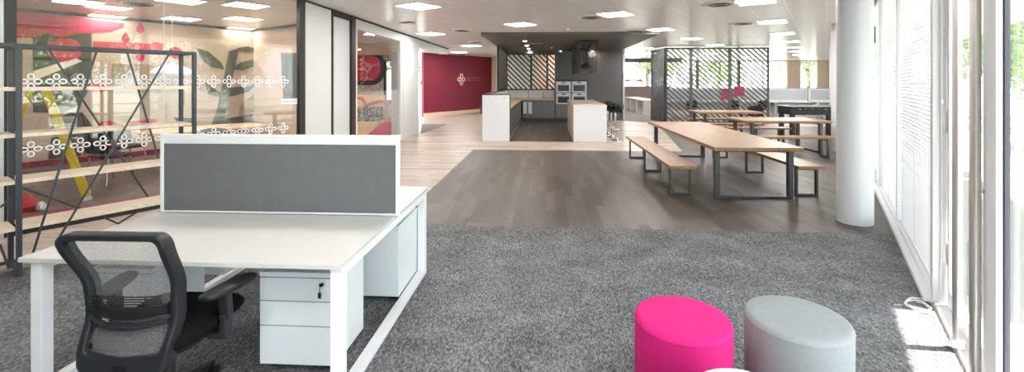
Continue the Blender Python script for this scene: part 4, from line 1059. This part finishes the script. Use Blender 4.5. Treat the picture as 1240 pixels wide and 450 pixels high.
# meeting table and chairs
mt = thing('meeting_table', 'pale wood meeting table with rounded ends inside the glass room', 'table', cw(-6.05, 8.75, .0045), RW)
P = []
for k in range(32):
    a = 2*PI*k/32; P.append(((abs(math.cos(a))**.6)*math.copysign(.58, math.cos(a)), (abs(math.sin(a))**.7)*math.copysign(1.05, math.sin(a)), .71))
MB().prism(P, (0, 0, .035)).build('tabletop', 'oak_pale', mt, .004)
for y in (-.6, .6):
    MB().box(-.3, .3, y-.04, y+.04, 0, .04).tube([(0, y, .03), (0, y, .70)], .045, 16).build('pedestal', 'black_metal', mt)
tub_chair('black chair with chrome legs at the near end of the meeting table', cw(-6.65, 7.35, .0045), RW+.4, 'meeting room chairs')
tub_chair('black chair with chrome legs on the mural side of the meeting table', cw(-7.25, 8.35, .0045), RW-1.2, 'meeting room chairs')
tub_chair('black chair with chrome legs on the glass side of the meeting table', cw(-5.35, 7.95, .0045), RW+1.1, 'meeting room chairs')
pp = cw(-6.3, 8.2); pendant('pendant_lamp', 'white dome pendant lamp hanging in the meeting room', (pp.x, pp.y, 1.74), 'white_gloss', .33, .22, H_CEIL, False)
# red and white bag on the room floor
bgp = cw(-6.28, 5.75, .0085); bg = thing('carrier_bag', 'crumpled red and white plastic bag on the meeting room floor', 'bag', bgp, RW)
random.seed(3)
def crumple(w, d, h, n=14):
    vs = []; fs = []
    for j, (r_, z) in enumerate(((1, 0), (1.05, .3), (.85, .6), (.5, .85), (.15, 1.0))):
        for k in range(n):
            a = 2*PI*k/n; q = r_*(1+random.uniform(-.18, .18)); vs.append((w*q*math.cos(a), d*q*math.sin(a), h*z*(1+random.uniform(-.1, .1)) if j else 0))
    for i in range(4):
        for k in range(n): fs.append((i*n+k, i*n+(k+1) % n, (i+1)*n+(k+1) % n, (i+1)*n+k))
    fs += [tuple(reversed(range(n))), tuple(4*n+k for k in range(n))]
    return MB().add(vs, fs)
crumple(.16, .12, .2).build('bag_body', 'red_plastic', bg)
o = crumple(.1, .05, .1).build('bag_flap', 'white_decal', bg); o.location = (.13, .12, 0)

# ================================================================== FAR OFFICE
def far_desk(label, x, y, rz, L, screen, g='far office desks', sm='screen_grey'):
    t = thing('office_desk', label, 'desk', (x, y, .0065), rz, g)
    MB().box(-L/2, L/2, -.4, .4, .70, .73).build('desktop', 'white_laminate', t)
    for xs0 in (-L/2, L/2-.04): MB().box(xs0, xs0+.04, -.38, .38, 0, .699).build('side_panel', 'white_paint', t)
    MB().box(-L/2+.04, L/2-.04, -.02, .0, .3, .699).build('modesty_panel', 'white_paint', t)
    if screen:
        MB().box(-L/2, L/2, .38, .41, .732, 1.30).build('screen_frame', 'white_metal', t)
        MB().box(-L/2+.04, L/2-.04, .37, .379, .80, 1.26).build('screen_fabric', sm, t)
    return t
FD = 21.2
for k, (x, L, lab) in enumerate(((5.9, 1.7, 'white desk with grey divider behind the slatted screen, at the passage corner'), (7.65, 1.7, 'white desk with grey divider behind the middle of the slatted screen'), (9.4, 1.7, 'white desk with grey divider behind the window end of the slatted screen'),
                    (11.15, 1.7, 'white desk with short grey divider seen right behind the football table'.replace('right ', 'straight ')), (13.1, 2.0, 'white desk with long grey divider behind the football table'))):
    far_desk(lab, x, FD, 0, L, True)
for px, py, s_, lab in ((883, 114, .48, 'magenta square panel behind the slatted screen, the lower one'), (897.5, 110.5, .46, 'magenta square panel behind the slatted screen, the higher one')):
    p = cw((px-CX)/F_PX*20.75, 20.75, H_EYE+(HY-py)/F_PX*20.9)
    t = thing('display_board', lab, 'board', (p.x, p.y+.2, .738), 0, 'magenta panels')
    h = p.z-.738
    MB().box(-s_/2, s_/2, -.02, .02, max(.03, h-s_/2), h+s_/2).build('panel', 'panel_magenta', t, .004)
    MB().box(-.12, .12, -.08, .08, 0, .012).box(-.02, .02, -.012, .012, .012, max(.035, h-s_/2+.02)).build('stand', 'white_metal', t)
p = onplane(767, 117, (0, 25.5, 0), nY)
for k in range(3):
    far_desk(f'white desk in the far office past the kitchen, {ords[k]} of the line', 5.1+.0*k, 23.2+1.75*k, PI/2, 1.7, False, 'desks past the kitchen')
tag(MB().box(3.3, 7.6, 28.3, 28.36, .0065, 1.36).build('divider', 'brown_board'), 'low brown divider standing before the far window wall', 'divider')
for k, px in enumerate((760.5, 774.5)):
    p = onplane(px, 97.5, (0, 26.0, 0), nY)
    pendant('pendant_lamp', f'small black pendant lamp in the far office, {["one by the kitchen wall", "one by the slatted corner"][k]}', (p.x, p.y, p.z-.06), 'black_metal', .2, .14, H_CEIL, False, 'far office pendants')
for x, y, lab in ((6.3, 20.2, 'black office chair behind the slatted screen near its corner'), (8.1, 20.3, 'black office chair behind the middle of the slatted screen'), (9.3, 20.2, 'black office chair behind the slatted screen near the football table')):
    tub_chair(lab, (x, y, .0065), 0, 'far office chairs')

# ================================================================== TREES OUTSIDE
def tree_meshes(seed, H, R, n, m):
    rnd = random.Random(seed); mb = MB(); cl = []
    for k in range(16):
        a = rnd.uniform(0, 2*PI); r_ = R*math.sqrt(rnd.random())*.75; z = H*(.28+.62*rnd.random()); cl.append((r_*math.cos(a)*(1.15-z/H*.5), r_*math.sin(a)*(1.15-z/H*.5), z, R*rnd.uniform(.3, .5)))
    for k in range(n):
        c_ = rnd.choice(cl); d = Vector((rnd.gauss(0, 1), rnd.gauss(0, 1), rnd.gauss(0, 1))).normalized()*c_[3]*rnd.uniform(.6, 1.0)
        p = Vector(c_[:3])+d; s = rnd.uniform(.07, .15)
        x = Vector((rnd.gauss(0, 1), rnd.gauss(0, 1), rnd.gauss(0, 1))).normalized(); y = x.cross(Vector((rnd.gauss(0, 1), rnd.gauss(0, 1), rnd.gauss(0, 1)))).normalized()
        mb.add([p-x*s, p-y*s*.5, p+x*s, p+y*s*.5], [(0, 1, 2, 3)])
    tk = MB().tube([(0, 0, 0), (.05, 0, H*.25), (0, .06, H*.5), (0, 0, H*.8)], [.16, .13, .09, .03], 10)
    for c_ in cl[:9]: tk.tube([(0, 0, H*.3), (c_[0]*.5, c_[1]*.5, (H*.3+c_[2])/2+.2), c_[:3]], [.07, .045, .015], 6)
    return mb, tk
def make_tree(seed, H, R, n, m, label, loc):
    t = thing('tree', label, 'tree', loc, 0, 'trees outside the windows')
    f, k = tree_meshes(seed, H, R, n, m); f.build('foliage', m, t); k.build('trunk', 'bark', t)
    return t
T1 = make_tree(1, 5.5, 2.4, 4200, 'leaf', 'green leafy tree outside the windows', (0, 0, -.13))
T2 = make_tree(2, 7.5, 3.0, 5200, 'leaf_dark', 'green leafy tree outside the windows', (0, 0, -.13))
spots = []
for v, u in ((3.4, 9.5), (10.2, 8.6), (17.5, 7.2), (24.5, 7.6), (31.5, 7.2), (38.5, 7.7), (-4, 9.2), (6.8, 16.5), (14, 17), (28, 15.5)): q = wv(u, v); spots.append((q.x, q.y))
for x, y in ((2.0, 38), (8.2, 37), (14.4, 38.5), (20.4, 36.5), (27, 39), (-8.4, 22.0), (-14.5, 20.5), (-12.5, 27.5), (5.2, 44), (11.5, 45)): spots.append((x, y))
for k, (x, y) in enumerate(spots):
    if k < 2: o = (T1, T2)[k]; o.location = (x, y, -.13)
    else:
        o = dup((T1, T2)[k % 2], (x, y, -.13), k*1.3, 'green leafy tree outside the windows')
rl = thing('terrace_rail', 'pale metal terrace rail outside the glazed door', 'railing', (0, 0, 0))
for z in (.35, .65, .95): MB().tube([wv(4.0, -6, z), wv(4.0, 16, z)], .02, 8).build('rail', 'rail_metal', rl)
for k in range(12): MB().tube([wv(4.0, -6+2*k, -.02), wv(4.0, -6+2*k, .97)], .022, 8).build('post', 'rail_metal', rl)

# ================================================================== LIGHT AND CAMERA
wd = bpy.data.worlds.new('sky'); sc.world = wd; wd.use_nodes = True
bgN = wd.node_tree.nodes['Background']; bgN.inputs['Color'].default_value = (.86, .93, 1.0, 1); bgN.inputs['Strength'].default_value = 3.0
sl = bpy.data.lights.new('sun', 'SUN'); sl.energy = 14.0; sl.angle = math.radians(.8); sl.color = (1, .96, .9)
so = bpy.data.objects.new('sun', sl); COL.objects.link(so)
el = math.radians(62); hd = (E2*-.89 + E1*-.45).normalized()
dirv = Vector((hd.x*math.cos(el), hd.y*math.cos(el), -math.sin(el)))
so.rotation_euler = dirv.to_track_quat('-Z', 'Y').to_euler(); so.location = (10, 10, 20)

cd = bpy.data.cameras.new('camera'); co = bpy.data.objects.new('camera', cd); COL.objects.link(co)
cd.sensor_width = 36; cd.sensor_fit = 'HORIZONTAL'; cd.lens = 36*F_PX/1240
cd.shift_x = -(CX-620)/1240; cd.shift_y = -(225-HY)/1240
cd.clip_start = .05; cd.clip_end = 300
co.location = (0, 0, H_EYE); co.rotation_euler = (PI/2, 0, TH)
sc.camera = co
sc.view_settings.view_transform = 'Standard'; sc.view_settings.look = 'None'; sc.view_settings.gamma = 1; sc.view_settings.use_curve_mapping = False
sc.view_settings.exposure = 1.5
sc.cycles.use_denoising = True
sc.cycles.max_bounces = 10; sc.cycles.diffuse_bounces = 5; sc.cycles.glossy_bounces = 4; sc.cycles.transparent_max_bounces = 24; sc.cycles.sample_clamp_indirect = 8
